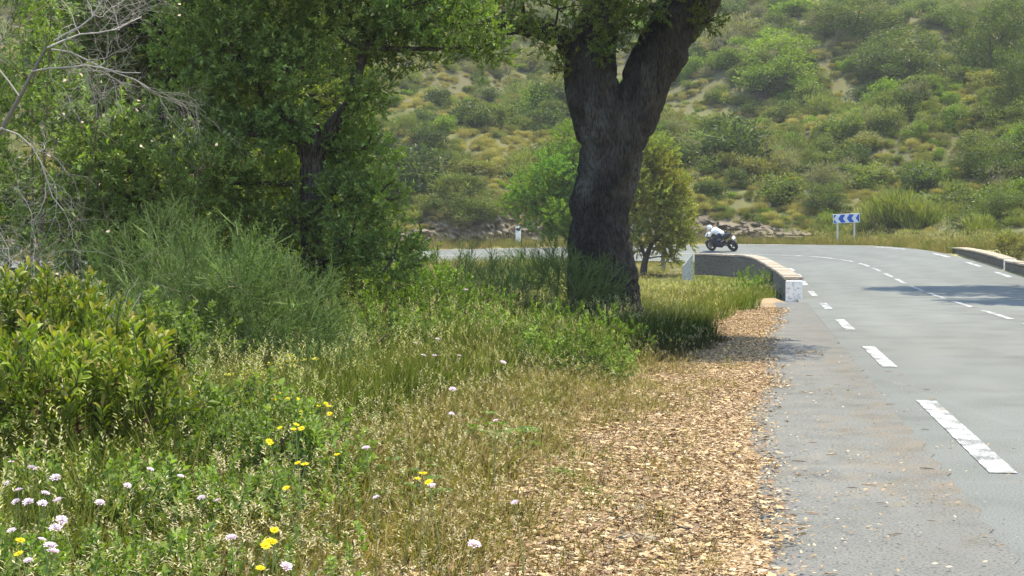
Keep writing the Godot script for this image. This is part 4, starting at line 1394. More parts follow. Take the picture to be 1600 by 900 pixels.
# ---------------------------------------------------------------- bushes by the verge
func build_bushes() -> void:
	rng.seed = 21
	var o: Node3D
	# glossy strawberry-tree bushes on the left
	var sets := [
		["arbutus_bush", -2.62, 8.2, "glossy yellow-green arbutus bush with reddish shoot tips at the left edge", [[-0.35, 0.5, 0.27], [0.0, 0.58, 0.26], [0.3, 0.5, 0.24], [-0.55, 0.35, 0.26], [0.12, 0.38, 0.27], [0.42, 0.36, 0.18], [-0.2, 0.7, 0.16], [0.1, 0.74, 0.11], [-0.8, 0.4, 0.26], [-1.0, 0.55, 0.22]], 85.0],
		["arbutus_bush", -1.95, 6.2, "low glossy arbutus bush with upright golden shoots, nearest the left corner flowers", [[-0.25, 0.42, 0.18], [0.0, 0.46, 0.18], [0.26, 0.44, 0.17], [0.1, 0.3, 0.2], [-0.35, 0.28, 0.2], [0.38, 0.34, 0.14], [-0.5, 0.42, 0.18]], 85.0]]
	for q in sets:
		o = thing(q[0], P(q[1], q[2], G(q[1], q[2])), q[3], "bush")
		var clumps := []
		for c in q[4]:
			clumps.append([Vector3(c[0], c[1], rnd(-0.2, 0.2)), Vector3(c[2], c[2] * 0.9, c[2]), int(q[5] * c[2] * 3.4)])
		make_bush(o, trio("arbutus"), clumps, Color(0.16, 0.09, 0.06), [0.8, 1.2], 0.9, 0.68)
	# feathery grey-green broom
	var wisps := [
		[-2.0, 11.0, "feathery grey-green broom bush before the slender holm oak trunk", [[-0.55, 0.4, 0.38], [-0.2, 0.5, 0.38], [0.15, 0.45, 0.36], [0.45, 0.35, 0.33], [-0.4, 0.75, 0.26], [0.0, 0.8, 0.24], [0.35, 0.65, 0.24], [-0.75, 0.25, 0.3], [0.05, 0.2, 0.36], [0.5, 0.15, 0.3], [-0.35, 0.15, 0.35]], 330.0],
		[-3.1, 12.5, "feathery broom bush half hidden behind the glossy arbutus", [[-0.3, 0.6, 0.45], [0.2, 0.7, 0.4], [0.5, 0.55, 0.4], [0.1, 1.0, 0.3]], 200.0],
		[0.35, 20.0, "dark broom bush against the foot of the big oak trunk", [[-0.5, 0.4, 0.45], [0.0, 0.5, 0.45], [0.5, 0.45, 0.4], [0.8, 0.35, 0.35], [-1.0, 0.4, 0.45], [0.3, 0.75, 0.3]], 220.0],
		[-0.6, 23.5, "wide dark broom bush left of the big oak trunk", [[-0.5, 0.35, 0.45], [0.0, 0.42, 0.42], [0.5, 0.4, 0.42], [0.9, 0.35, 0.38], [0.2, 0.2, 0.45], [-0.8, 0.2, 0.4]], 200.0]]
	for q in wisps:
		o = thing("broom_bush", P(q[0], q[1], G(q[0], q[1])), q[2], "bush")
		var clumps := []
		for c in q[3]:
			clumps.append([Vector3(c[0], c[1], rnd(-0.25, 0.25)), Vector3(c[2], c[2], c[2]), int(q[4] * c[2] * c[2] + 12)])
		make_bush(o, trio("wisp"), clumps, Color(0.16, 0.15, 0.08), [0.8, 1.2], 0.7, 0.9)
	# small-leaved bushes
	var small := [
		["lentisk_bush", -1.2, 18.0, "lime", 0.75, "bright green rounded bush left of the big oak trunk", [[-0.3, 0.5, 0.35], [0.1, 0.6, 0.35], [0.4, 0.5, 0.3], [0.0, 0.3, 0.4], [-0.5, 0.3, 0.3]], 480.0],
		["lentisk_bush", -0.2, 15.6, "lime", 0.6, "low leafy green bush among the pink flowers before the oak trunk", [[-0.4, 0.3, 0.3], [0.0, 0.35, 0.3], [0.35, 0.3, 0.28], [0.7, 0.25, 0.25], [-0.7, 0.25, 0.25]], 420.0],
		["lentisk_bush", 0.55, 12.6, "ground", 1.0, "low spreading green bush at the edge of the leaf litter", [[-0.3, 0.2, 0.25], [0.05, 0.25, 0.25], [0.3, 0.15, 0.2], [-0.55, 0.12, 0.2]], 1500.0],
		["lentisk_bush", -3.5, 14.2, "holm", 1.0, "shaded bush with yellowish leaves behind the bare grey shrub", [[-0.3, 0.9, 0.5], [0.3, 1.1, 0.5], [0.0, 1.6, 0.5], [-0.5, 1.9, 0.45], [0.4, 0.5, 0.5], [-0.5, 0.4, 0.5], [0.2, 2.3, 0.45], [0.5, 1.8, 0.4], [-0.8, 1.3, 0.45], [-0.9, 2.4, 0.5]], 300.0],
		["lentisk_bush", -2.9, 17.2, "dark", 1.05, "tall shaded bush filling the gap below the holm oak's crown", [[-0.6, 0.6, 0.6], [0.0, 0.8, 0.6], [0.6, 0.7, 0.55], [-0.4, 1.4, 0.55], [0.3, 1.5, 0.5], [-0.8, 1.9, 0.5], [0.0, 2.1, 0.5], [0.8, 1.3, 0.45]], 230.0],
		["lentisk_bush", -1.3, 17.6, "holm", 1.0, "leafy bush behind the holm oak's slender trunk on its road side", [[-0.4, 0.5, 0.5], [0.1, 0.6, 0.5], [-0.2, 1.1, 0.45], [0.4, 0.4, 0.4], [-0.5, 1.5, 0.35]], 230.0],
		["lentisk_bush", -4.75, 13.8, "holm", 1.05, "tall leafy bush at the left edge behind the bare grey shrub's stem", [[-0.3, 0.6, 0.6], [0.4, 0.8, 0.6], [-0.2, 1.4, 0.6], [0.4, 1.7, 0.55], [-0.4, 2.2, 0.6], [0.3, 2.6, 0.55], [-0.3, 3.1, 0.55], [0.5, 3.4, 0.5], [-0.2, 3.8, 0.5], [0.9, 2.2, 0.45]], 230.0],
		["lentisk_bush", -2.6, 9.9, "ground", 1.3, "dense small-leaved bush between the arbutus and the feathery broom", [[-0.3, 0.35, 0.3], [0.1, 0.45, 0.33], [0.4, 0.35, 0.3], [0.0, 0.2, 0.35]], 900.0],
		["lentisk_bush", -1.9, 7.2, "ground", 1.2, "dense clover-leaved mound below the low arbutus shoots", [[-0.5, 0.2, 0.3], [-0.1, 0.22, 0.3], [0.3, 0.2, 0.3], [0.65, 0.16, 0.28], [0.1, 0.1, 0.3]], 900.0],
		["lentisk_bush", -1.65, 5.3, "ground", 1.0, "leafy green mound under the pink flowers in the lower left corner", [[-0.35, 0.12, 0.25], [0.0, 0.14, 0.25], [0.35, 0.12, 0.25], [0.65, 0.1, 0.22]], 1300.0],
		["lentisk_bush", -1.05, 6.4, "ground", 1.0, "leafy green mound left of the yellow flowers", [[-0.25, 0.16, 0.25], [0.05, 0.18, 0.22], [0.25, 0.14, 0.2]], 1300.0],
		["lentisk_bush", -0.75, 15.2, "lime", 0.6, "fresh green leafy bush right of the feathery broom", [[-0.5, 0.35, 0.35], [-0.1, 0.45, 0.35], [0.3, 0.35, 0.33], [0.0, 0.2, 0.35], [-0.7, 0.2, 0.3]], 480.0],
		["lentisk_bush", 0.6, 15.0, "lime", 0.55, "low leafy bush straight before the big oak trunk", [[-0.5, 0.25, 0.28], [-0.1, 0.3, 0.3], [0.3, 0.27, 0.28], [0.6, 0.2, 0.22]], 480.0],
		["lentisk_bush", -0.1, 13.4, "ground", 1.1, "small-leaved green bush in the middle of the verge", [[-0.5, 0.22, 0.28], [-0.1, 0.25, 0.28], [0.3, 0.2, 0.25], [-0.9, 0.2, 0.26]], 1000.0],
		["lentisk_bush", -1.25, 12.6, "ground", 1.1, "small-leaved green bush at the foot of the feathery broom", [[-0.3, 0.25, 0.28], [0.1, 0.28, 0.28], [0.4, 0.2, 0.25]], 1000.0],
		["lentisk_bush", -1.75, 18.8, "lime", 0.8, "round light green bush beyond the holm oak trunk", [[-0.3, 0.6, 0.4], [0.2, 0.7, 0.42], [0.5, 0.5, 0.38], [0.0, 0.3, 0.45]], 380.0],
		["lentisk_bush", 7.1, 41.0, "lime", 0.9, "pale green weed bush against the left wall's dark face", [[0.0, 0.3, 0.3], [-0.5, 0.3, 0.3], [-0.2, 0.15, 0.3]], 300.0],
		["lentisk_bush", 5.85, 35.0, "lime", 0.8, "small yellow-green weed bush beside the wall's whitewashed end", [[0.0, 0.2, 0.24], [-0.3, 0.2, 0.24], [-0.6, 0.18, 0.2]], 420.0]]
	for q in small:
		o = thing(q[0], P(q[1], q[2], G(q[1], q[2])), q[5], "bush")
		var clumps := []
		for c in q[6]:
			clumps.append([Vector3(c[0], c[1], rnd(-0.2, 0.2)), Vector3(c[2], c[2] * 0.85, c[2]), int(q[7] * c[2] * c[2] + 10)])
		make_bush(o, trio(q[3]), clumps, Color(0.14, 0.11, 0.07), [0.8, 1.25], 0.6, q[4])

	# the bare grey shrub at the left edge
	rng.seed = 31
	var grey := Color(0.40, 0.37, 0.33)
	o = thing("bare_shrub", P(-3.5, 9.3, G(-3.5, 9.3)), "leafless grey shrub with a tangle of pale twigs at the upper left", "shrub")
	var mb := MB.new()
	var tips := []
	var dark := Color(0.17, 0.15, 0.125)
	mb.tube([Vector3(-0.1, -0.1, 0), Vector3(0.05, 0.9, 0), Vector3(0.2, 1.7, 0), Vector3(0.42, 2.05, 0.05), Vector3(0.6, 2.35, 0.1)], [0.019, 0.017, 0.015, 0.012, 0.008], 8, dark)
	for q in [[0.6, 2.35, 1.0, 0.25, 0.85], [0.6, 2.35, 0.9, 0.05, 0.8], [0.5, 2.2, 1.0, -0.12, 0.8], [0.62, 2.4, 0.7, 0.5, 0.7], [0.3, 1.85, 0.9, -0.25, 0.8], [0.2, 1.7, -0.8, 0.2, 0.6], [0.42, 2.05, -0.3, 0.8, 0.7], [0.1, 1.2, 0.7, 0.15, 0.6], [0.15, 1.5, -0.6, 0.5, 0.7], [0.05, 0.95, 0.8, -0.05, 0.6], [0.02, 0.85, 0.5, 0.3, 0.6], [0.0, 0.7, 0.7, 0.2, 0.5], [0.05, 1.0, -0.3, 0.5, 0.6]]:
		grow(mb, Vector3(q[0], q[1], rnd(-0.05, 0.1)), Vector3(q[2], q[3], rnd(-0.3, 0.3)).normalized(), q[4] * 0.85, 0.0062, 3, shade(grey, 0.8, 1.15), tips, 0.85, 6, 0.03)
	put("branches", mb.mesh(M.twig), o)
	mb = MB.new()
	for k in 90:
		var t: Array = tips[rng.randi() % tips.size()]
		var dir := rdir()
		mb.broad_leaf(t[0], dir, dir.cross(rdir()).normalized(), rnd(0.02, 0.034), 0.018, shade(Color(0.55, 0.43, 0.32), 0.7, 1.3))
	put("dead_leaves", mb.mesh(M.litter), o)
	# dry dead weeds, low at the left edge
	o = thing("bare_shrub", P(-3.0, 8.8, G(-3.0, 8.8)), "low tangle of dead grey twigs behind the arbutus at the left edge", "shrub")
	mb = MB.new()
	tips = []
	for k in 9:
		grow(mb, Vector3(rnd(-0.3, 0.2), 0.1, 0), Vector3(rnd(-0.6, 0.7), 1.0, rnd(-0.2, 0.2)).normalized(), rnd(0.6, 1.1), 0.008, 3, shade(grey, 0.75, 1.2), tips, 0.8, 4, 0.03)
	put("branches", mb.mesh(M.twig), o)


# ---------------------------------------------------------------- grass, litter, flowers
func green_edge(d: float) -> float:
	if d < 9.0:
		return lerpf(-1.25, -0.85, (d - 5.0) / 4.0)
	if d < 13.0:
		return lerpf(-0.85, 0.45, (d - 9.0) / 4.0)
	return lerpf(0.45, 2.2, minf((d - 13.0) / 5.0, 1.6))


func litter_edge(d: float) -> float:
	if d < 11.0:
		return lerpf(0.1, 1.0, (d - 5.5) / 5.5)
	return lerpf(1.0, 2.05, minf((d - 11.0) / 5.0, 3.0))


func build_grass() -> void:
	rng.seed = 41
	var green := [tuft(201, 22, 0.13, 0.24, 0.0052, Color(0.246, 0.372, 0.066), Color(0.347, 0.456, 0.099), Color(0.560, 0.564, 0.209), 1, Color(0.470, 0.456, 0.220)), tuft(202, 24, 0.13, 0.32, 0.006, Color(0.190, 0.324, 0.061), Color(0.314, 0.432, 0.088), Color(0.470, 0.516, 0.154)), tuft(203, 20, 0.15, 0.22, 0.005, Color(0.336, 0.408, 0.110), Color(0.470, 0.492, 0.176), Color(0.650, 0.600, 0.308), 3, Color(0.560, 0.516, 0.264))]
	var dry := [tuft(211, 18, 0.15, 0.35, 0.005, Color(0.58, 0.48, 0.28), Color(0.45, 0.4, 0.2), Color(0.68, 0.57, 0.36), 3, Color(0.62, 0.52, 0.34)), tuft(212, 18, 0.17, 0.6, 0.0055, Color(0.6, 0.49, 0.3), Color(0.48, 0.38, 0.22), Color(0.7, 0.58, 0.38)), tuft(213, 18, 0.14, 0.3, 0.005, Color(0.36, 0.36, 0.14), Color(0.5, 0.44, 0.22), Color(0.64, 0.54, 0.32), 3, Color(0.62, 0.53, 0.34))]
	var lists := [[], [], [], [], [], []]
	# the near verge
	for k in 23000:
		var d := 3.2 + 20.0 * pow(rng.randf(), 1.25)
		var x := rnd(-0.42 * d - 0.5, minf(2.6, 0.2 * d))
		var ge := green_edge(d) + 0.45 * nz.get_noise_2d(x * 18.0, d * 12.0)
		var le := litter_edge(d) + 0.4 * nz.get_noise_2d(x * 20.0 + 9.0, d * 14.0)
		var n := nb.get_noise_2d(x * 26.0, d * 26.0)
		var i := 0
		var h := 0.0
		if x < ge:
			i = [0, 1, 1, 2][rng.randi() % 4]
			h = rnd(0.14, 0.34) * (1.0 + 0.5 * n)
			if d < 8.5 and x < -0.16 * d and rng.randf() < 0.45:
				continue
			if rng.randf() < 0.07:
				i = 3 + rng.randi() % 3
		elif x < le:
			var f := (x - ge) / maxf(0.2, le - ge)
			if rng.randf() > 1.0 - 0.65 * f + 0.8 * n:
				continue
			i = (3 + rng.randi() % 3) if rng.randf() < 0.72 + 0.25 * f else rng.randi() % 3
			h = rnd(0.08, 0.24) * (1.0 - 0.4 * f)
		else:
			if rng.randf() > 0.05 or x > layby_edge(d) - 0.2:
				continue
			i = 3 + rng.randi() % 3
			h = rnd(0.06, 0.14)
		if d > 12.0 and x < ge:
			h *= 1.15
		var g := rnd(0.8, 1.2)
		lists[i].append([Transform3D(stand(Vector3(rnd(-0.1, 0.1), 1, rnd(-0.1, 0.1)), 1.0).scaled(Vector3(1.0, 1.0, 1.0)) * Basis.from_scale(Vector3(0.7 + h, h * 1.35, 0.7 + h)), P(x, d, G(x, d))), Color(g, g, g * rnd(0.85, 1.1))])
	# beyond the oak, up to the wall and the road
	for k in 9000:
		var d := rnd(21.0, 70.0)
		var x := rnd(-0.1 * d - 2.0, 9.5)
		var q := near_road(x, d)
		var i0 := int(q.x)
		if q.y > -rl[i0] - 0.7 or d < 33.5 and x > layby_edge(d) - lerpf(1.3, 0.35, sst(20.0, 29.0, d)) + 0.5 * nz.get_noise_2d(x * 20.0, d * 20.0):
			continue
		if d > 31.0 and d < 54.0 and x > 6.0 + (d - 33.0) * 0.125 and d < 53.5:
			continue
		var n := nz.get_noise_2d(x * 6.0, d * 4.0)
		var i := rng.randi() % 3 if rng.randf() < 0.85 + n else 3 + rng.randi() % 3
		var h := rnd(0.16, 0.42) * (1.0 + 0.5 * n) * (1.0 - 0.45 * sst(34.0, 42.0, d) * sst(3.0, 5.5, x))
		var g := rnd(0.85, 1.25)
		lists[i].append([Transform3D(stand(Vector3(rnd(-0.1, 0.1), 1, rnd(-0.1, 0.1)), 1.0) * Basis.from_scale(Vector3(1.6, h * 1.35, 1.6)), P(x, d, G(x, d))), Color(g, g, g * 0.9)])
	# the far verge: dry yellow grass along the outside of the bend
	var s := s_at(60.0)
	for k in 7000:
		var t := s + rnd(0.0, 62.0)
		var i1 := int(t / RS)
		var p := on_road(t, rr[i1] + 0.5 + rnd(0.0, 3.0))
		p.y = G(p.x, -p.z)
		var i := 3 + rng.randi() % 3 if rng.randf() < 0.6 else rng.randi() % 3
		var h := rnd(0.15, 0.5)
		var g := rnd(0.85, 1.25)
		lists[i].append([Transform3D(stand(Vector3.UP, 1.0) * Basis.from_scale(Vector3(1.5, h * 1.35, 1.5)), p), Color(g, g, g * 0.85)])
	var all := Node3D.new()
	all.name = "grass"
	add_child(all)
	tag(all, "mixed green and dry grass of the verges", "grass", "", "stuff")
	for k in 6:
		var o := scatter("green_grass" if k < 3 else "dry_grass", (green + dry)[k], lists[k], all)
		o.set_meta("kind", "stuff")

	# small-leaved ground cover in the lower left
	rng.seed = 43
	var gl := [[], [], []]
	for k in 7500:
		var d := 3.4 + 7.5 * rng.randf()
		var x := rnd(-0.40 * d, -0.10 * d)
		var edge := -0.15 * d + 0.5 * nz.get_noise_2d(x * 20.0, d * 14.0)
		if x > edge and rng.randf() < 0.85:
			continue
		var n := nb.get_noise_2d(x * 20.0 + 70.0, d * 20.0)
		var y := rnd(0.0, 0.16) * (1.0 + 0.9 * n)
		var g := rnd(0.75, 1.25) * (1.0 + 0.5 * n)
		gl[rng.randi() % 3].append([Transform3D(stand(Vector3(rnd(-0.6, 0.6), 1, rnd(-0.6, 0.6)), rnd(0.5, 0.95)), P(x, d, G(x, d) + y)), Color(g * rnd(0.9, 1.1), g, g * rnd(0.8, 1.1))])
	var cover := Node3D.new()
	cover.name = "ground_cover"
	add_child(cover)
	tag(cover, "low small-leaved green plants in the lower left", "ground cover", "", "stuff")
	for k in 3:
		scatter("ground_cover_leaves", S["ground%d" % k], gl[k], cover).set_meta("kind", "stuff")

	# leaf litter of the verge, thinning out on the lay-by
	var patches := [litter_patch(301, 60, 0.26, 0.034), litter_patch(302, 60, 0.26, 0.03), litter_patch(303, 36, 0.28, 0.042)]
	var thin := [litter_patch(311, 5, 0.3, 0.026), litter_patch(312, 3, 0.3, 0.034)]
	var ll := [[], [], [], [], []]
	for k in 9500:
		var d := 4.0 + 24.0 * pow(rng.randf(), 1.2)
		var e := layby_edge(d)
		var x := e + rnd(-2.9, 0.45)
		if rng.randf() < 0.06:
			x = e + rnd(0.3, 2.2)
		var w := le_density(x, d, e)
		if rng.randf() > w:
			continue
		var g := rnd(0.85, 1.2)
		var y := G(x, d)
		if x > e + 0.15:
			g *= 0.8
		if x > e:
			y = maxf(y, on_road(s_near(x, d), near_road(x, d).y).y + 0.004)
		ll[rng.randi() % 3].append([Transform3D(Basis(Vector3.UP, rnd(0, TAU)).scaled(Vector3.ONE * rnd(0.8, 1.2)), P(x, d, y)), Color(g * 0.94, g * 0.94 * rnd(0.95, 1.03), g * 0.94 * rnd(0.9, 1.05))])
	for k in 230:
		var d := 4.5 + 20.0 * rng.randf() * rng.randf()
		var e := layby_edge(d)
		var x := e + rnd(0.0, 1.7) * rng.randf()
		var y := on_road(s_near(x, d), near_road(x, d).y).y + 0.006
		var g := rnd(0.7, 1.1)
		ll[3 + rng.randi() % 2].append([Transform3D(Basis(Vector3.UP, rnd(0, TAU)), P(x, d, y)), Color(g, g, g)])
	var lit := Node3D.new()
	lit.name = "leaf_litter"
	add_child(lit)
	tag(lit, "dry fallen leaves covering the verge", "leaf litter", "", "stuff")
	for k in 5:
		var o := scatter("litter", (patches + thin)[k], ll[k], lit)
		o.set_meta("kind", "stuff")


func le_density(x: float, d: float, e: float) -> float:
	var n := nz.get_noise_2d(x * 14.0 + 30.0, d * 9.0)
	var w := sst(-2.3, -0.9, x - e + 0.4 * n)
	if x > e:
		w = sst(0.06, -0.1, x - e - 0.35 * maxf(0.0, n - 0.1))
		for q in [[1.95, 9.3, 0.16], [2.4, 9.25, 0.1], [2.85, 12.5, 0.18], [2.3, 11.0, 0.12], [3.3, 17.0, 0.25]]:
			w = maxf(w, 0.4 * exp(-pow((x - q[0]) / q[2], 2.0) - pow((d - q[1]) / (q[2] * 1.6), 2.0)))
	elif x > green_edge(d) - 0.2:
		w = maxf(w, 0.75)
	else:
		w *= 0.2
	return w


func build_flowers() -> void:
	rng.seed = 51
	var pink := []
	for k in 3:
		var mb := MB.new()
		for j in 20:
			var a := j * 2.4
			var r := 0.016 * sqrt((j + 0.5) / 20.0)
			var out := Vector3(cos(a), 0, sin(a))
			var dir := (out * (0.3 + r * 45.0) + Vector3(0, 0.75 - r * 20.0, 0)).normalized()
			mb.broad_leaf(out * r * 0.55 + Vector3(0, 0.006 - r * 0.2, 0), dir, dir.cross(Vector3.UP + rdir() * 0.2).normalized(), 0.014 + r * 0.35, 0.010, shade(Color(0.7, 0.54, 0.64).lerp(Color(0.78, 0.7, 0.76), rng.randf()), 0.85, 1.15))
		pink.append(mb.mesh(M.petal))
	var places := {}
	for q in SCABIOUS:
		var g := G(q[0], q[1])
		var h: float = q[2] - g
		var near: bool = q[1] < 6.5
		var cl := "pale pink scabious%s among the leaves in the lower left corner" if near and q[0] < -0.7 else ("pink scabious%s over the dry grass at the bottom" if near else ("pink scabious%s in the grass before the oak trunk" if q[0] > -1.0 and q[1] > 9.0 else "pink scabious%s in the middle of the meadow"))
		var o := thing("pink_flower", P(q[0], q[1], g), "", "flower", cl % "")
		sort_out("%s " + cl % " from the left", q[0] / q[1], o)
		var b := Vector3(rnd(-0.08, 0.08), 0, rnd(-0.08, 0.08))
		var mb := MB.new()
		mb.tube([Vector3(b.x, -0.02, b.z), Vector3(b.x * 0.7, h * 0.5, b.z * 0.5), Vector3(0, h - 0.004, 0)], [0.0022, 0.002, 0.0016], 4, Color(0.2, 0.25, 0.09))
		put("stem", mb.mesh(M.twig), o)
		var f := put("bloom", pink[rng.randi() % 3], o, Vector3(0, h, 0))
		f.basis = stand(Vector3(rnd(-0.4, 0.4), 1, rnd(-0.1, 0.6)), rnd(0.5, 0.8) * (1.0 + 0.4 * sst(6.0, 12.0, q[1])))
	var yellow := []
	for k in 2:
		var mb := MB.new()
		for j in 16:
			var a := TAU * j / 16.0
			var out := Vector3(cos(a), rnd(0.15, 0.4), sin(a)).normalized()
			mb.leaf(out * 0.002, out, out.cross(Vector3.UP).normalized(), 0.016, 0.006, shade(Color(0.86, 0.72, 0.02), 0.85, 1.15))
		for j in 8:
			var dir := (rdir() + Vector3(0, 1.2, 0)).normalized()
			mb.leaf(Vector3.ZERO, dir, dir.cross(rdir()).normalized(), 0.010, 0.004, Color(0.82, 0.62, 0.015))
		yellow.append(mb.mesh(M.petal))
	for q in YELLOW:
		var g := G(q[0], q[1])
		var h: float = q[2] - g
		var cl := "yellow flower%s in the loose cluster left of the dry grass" if q[1] > 5.4 and q[0] < -0.7 else ("small yellow flower%s low over the dry grass" if q[0] < -0.5 and q[0] > -1.1 else ("small yellow flower%s beside the litter bank" if q[0] > -0.7 else "small yellow flower%s in the lower left corner"))
		var o := thing("yellow_flower", P(q[0], q[1], g), "", "flower", cl % "")
		sort_out("%s " + cl % " from the left", q[0] / q[1], o)
		var b := Vector3(rnd(-0.06, 0.06), 0, rnd(-0.06, 0.06))
		var mb := MB.new()
		mb.tube([Vector3(b.x, -0.02, b.z), Vector3(b.x * 0.6, h * 0.5, b.z * 0.6), Vector3(0, h - 0.002, 0)], [0.002, 0.0018, 0.0014], 4, Color(0.2, 0.25, 0.09))
		put("stem", mb.mesh(M.twig), o)
		var f := put("bloom", yellow[rng.randi() % 2], o, Vector3(0, h, 0))
		f.basis = stand(Vector3(rnd(-0.3, 0.3), 1, rnd(0.1, 0.7)), rnd(0.65, 0.95))
	# yellow-green spurge heads
	for q in [[-1.36, 9.1, 0.42, "yellow-green spurge plant behind the yellow flower cluster"], [-1.5, 8.6, 0.36, "smaller spurge plant left of the yellow flowers"]]:
		var g := G(q[0], q[1])
		var o := thing("spurge_plant", P(q[0], q[1], g), q[3], "plant")
		var mb := MB.new()
		var hd := MB.new()
		for k in 12:
			var tip := Vector3(rnd(-0.16, 0.16), q[2] * rnd(0.8, 1.1), rnd(-0.12, 0.12))
			mb.tube([Vector3(tip.x * 0.2, -0.02, tip.z * 0.2), tip * Vector3(0.6, 0.6, 0.6), tip], [0.003, 0.0026, 0.002], 4, Color(0.2, 0.26, 0.08))
			for j in 12:
				var a := j * 2.4
				var dir := Vector3(cos(a), rnd(0.2, 0.8), sin(a)).normalized()
				hd.broad_leaf(tip + dir * rnd(0.0, 0.02), dir, dir.cross(Vector3.UP).normalized(), 0.016, 0.013, shade(Color(0.45, 0.46, 0.05), 0.85, 1.2))
		put("stems", mb.mesh(M.twig), o)
		put("flower_heads", hd.mesh(M.petal), o)
	# low broad-leaved weeds
	var weed := []
	for k in 3:
		rng.seed = 400 + k
		var mb := MB.new()
		for j in 11:
			var a := j * 2.4
			var r := rnd(0.02, 0.12)
			var p := Vector3(cos(a) * r, rnd(0.03, 0.11), sin(a) * r)
			mb.tube([Vector3(0, -0.01, 0), p * 0.6, p], [0.0022, 0.0018, 0.0014], 3, Color(0.2, 0.22, 0.08))
			for e in 3:
				var b := a + (e - 1) * 1.2
				var dir := Vector3(cos(b), rnd(0.05, 0.4), sin(b)).normalized()
				mb.broad_leaf(p, dir, dir.cross(Vector3.UP + rdir() * 0.3).normalized(), 0.045, 0.032, shade(Color(0.13, 0.22, 0.04), 0.8, 1.3))
		weed.append(mb.mesh(M.leaf))
	rng.seed = 57
	for q in [[-0.72, 7.7], [-0.6, 7.5], [-0.5, 7.4], [-0.55, 6.7], [-0.45, 6.5], [-0.38, 6.3], [-0.48, 6.2], [-0.05, 8.2], [-0.12, 8.3], [0.02, 8.0], [0.12, 7.6], [0.2, 7.4], [0.27, 7.25], [0.38, 6.95], [0.45, 6.8], [0.1, 9.2], [-0.9, 8.3], [-0.85, 7.9], [-1.0, 8.1], [-0.35, 7.0], [-0.95, 5.0], [-0.2, 9.0], [0.3, 9.8]]:
		var o := thing("leafy_weed", P(q[0], q[1], G(q[0], q[1])), "", "plant", "low green weeds in the dry grass and litter")
		sort_out("%s low green weed from the left " + ("along the lip of the litter bank" if q[0] > -0.15 else "in the dry grass below the yellow flowers"), q[0] / q[1], o)
		var p := put("leaves", weed[rng.randi() % 3], o)
		p.basis = Basis(Vector3.UP, rnd(0, TAU)).scaled(Vector3.ONE * (rnd(0.6, 1.3) * (0.55 if q[0] > 0.05 else 1.0)))
	# stones showing through the litter
	var stones := []
	for k in 3:
		stones.append(rock_mesh(70 + k, Color(0.27, 0.235, 0.18), M.rock))
	var sl := ["flat grey stone set in the leaf litter, the largest at the bottom", "pale flat stone in the leaf litter above the largest one", "low tan stone at the lip of the litter bank", "small tan stone beside the lip of the litter bank", "flat stone at the frayed edge of the lay-by asphalt"]
	var sp := [[0.47, 6.05, 0.2], [0.58, 6.75, 0.11], [0.22, 8.0, 0.14], [0.33, 7.7, 0.09], [0.75, 6.3, 0.1]]
	for k in 5:
		var q: Array = sp[k]
		var r := put("flat_stone", stones[k % 3], null, P(q[0], q[1], G(q[0], q[1]) + 0.004))
		r.basis = Basis(Vector3.UP, rnd(0, TAU)) * Basis.from_scale(Vector3(q[2], 0.035, q[2] * 0.7))
		tag(r, sl[k], "stone", "stones in the verge")
	# bark pieces and twigs lying on the lay-by
	var bits := []
	for k in 3:
		var mb := MB.new()
		var c := [Color(0.2, 0.13, 0.08), Color(0.36, 0.23, 0.12), Color(0.12, 0.09, 0.07)]
		mb.tube([Vector3(-0.5, 0, 0), Vector3(-0.1, 0.04, 0.06), Vector3(0.2, 0.02, -0.03), Vector3(0.5, 0, 0.04)], [0.03, 0.055, 0.05, 0.02], 6, c[k], nb2, 0.3)
		bits.append(mb.mesh(M.litter))
	for k in 40:
		var d := 5.4 + 9.0 * pow(rng.randf(), 1.4)
		var x := layby_edge(d) + 0.15 + rnd(0.0, 1.5)
		var y := on_road(s_near(x, d), near_road(x, d).y).y + 0.008
		var r := put("bark_fragment", bits[rng.randi() % 3], null, P(x, d, y))
		var l := rnd(0.03, 0.085)
		r.basis = Basis(Vector3.UP, rnd(-0.6, 0.6)) * Basis.from_scale(Vector3(l, l * 0.7, l))
		tag(r, "", "bark fragment", "bark fragments on the lay-by")
		sort_out("%s nearest brown bark fragment lying on the lay-by asphalt", d, r)


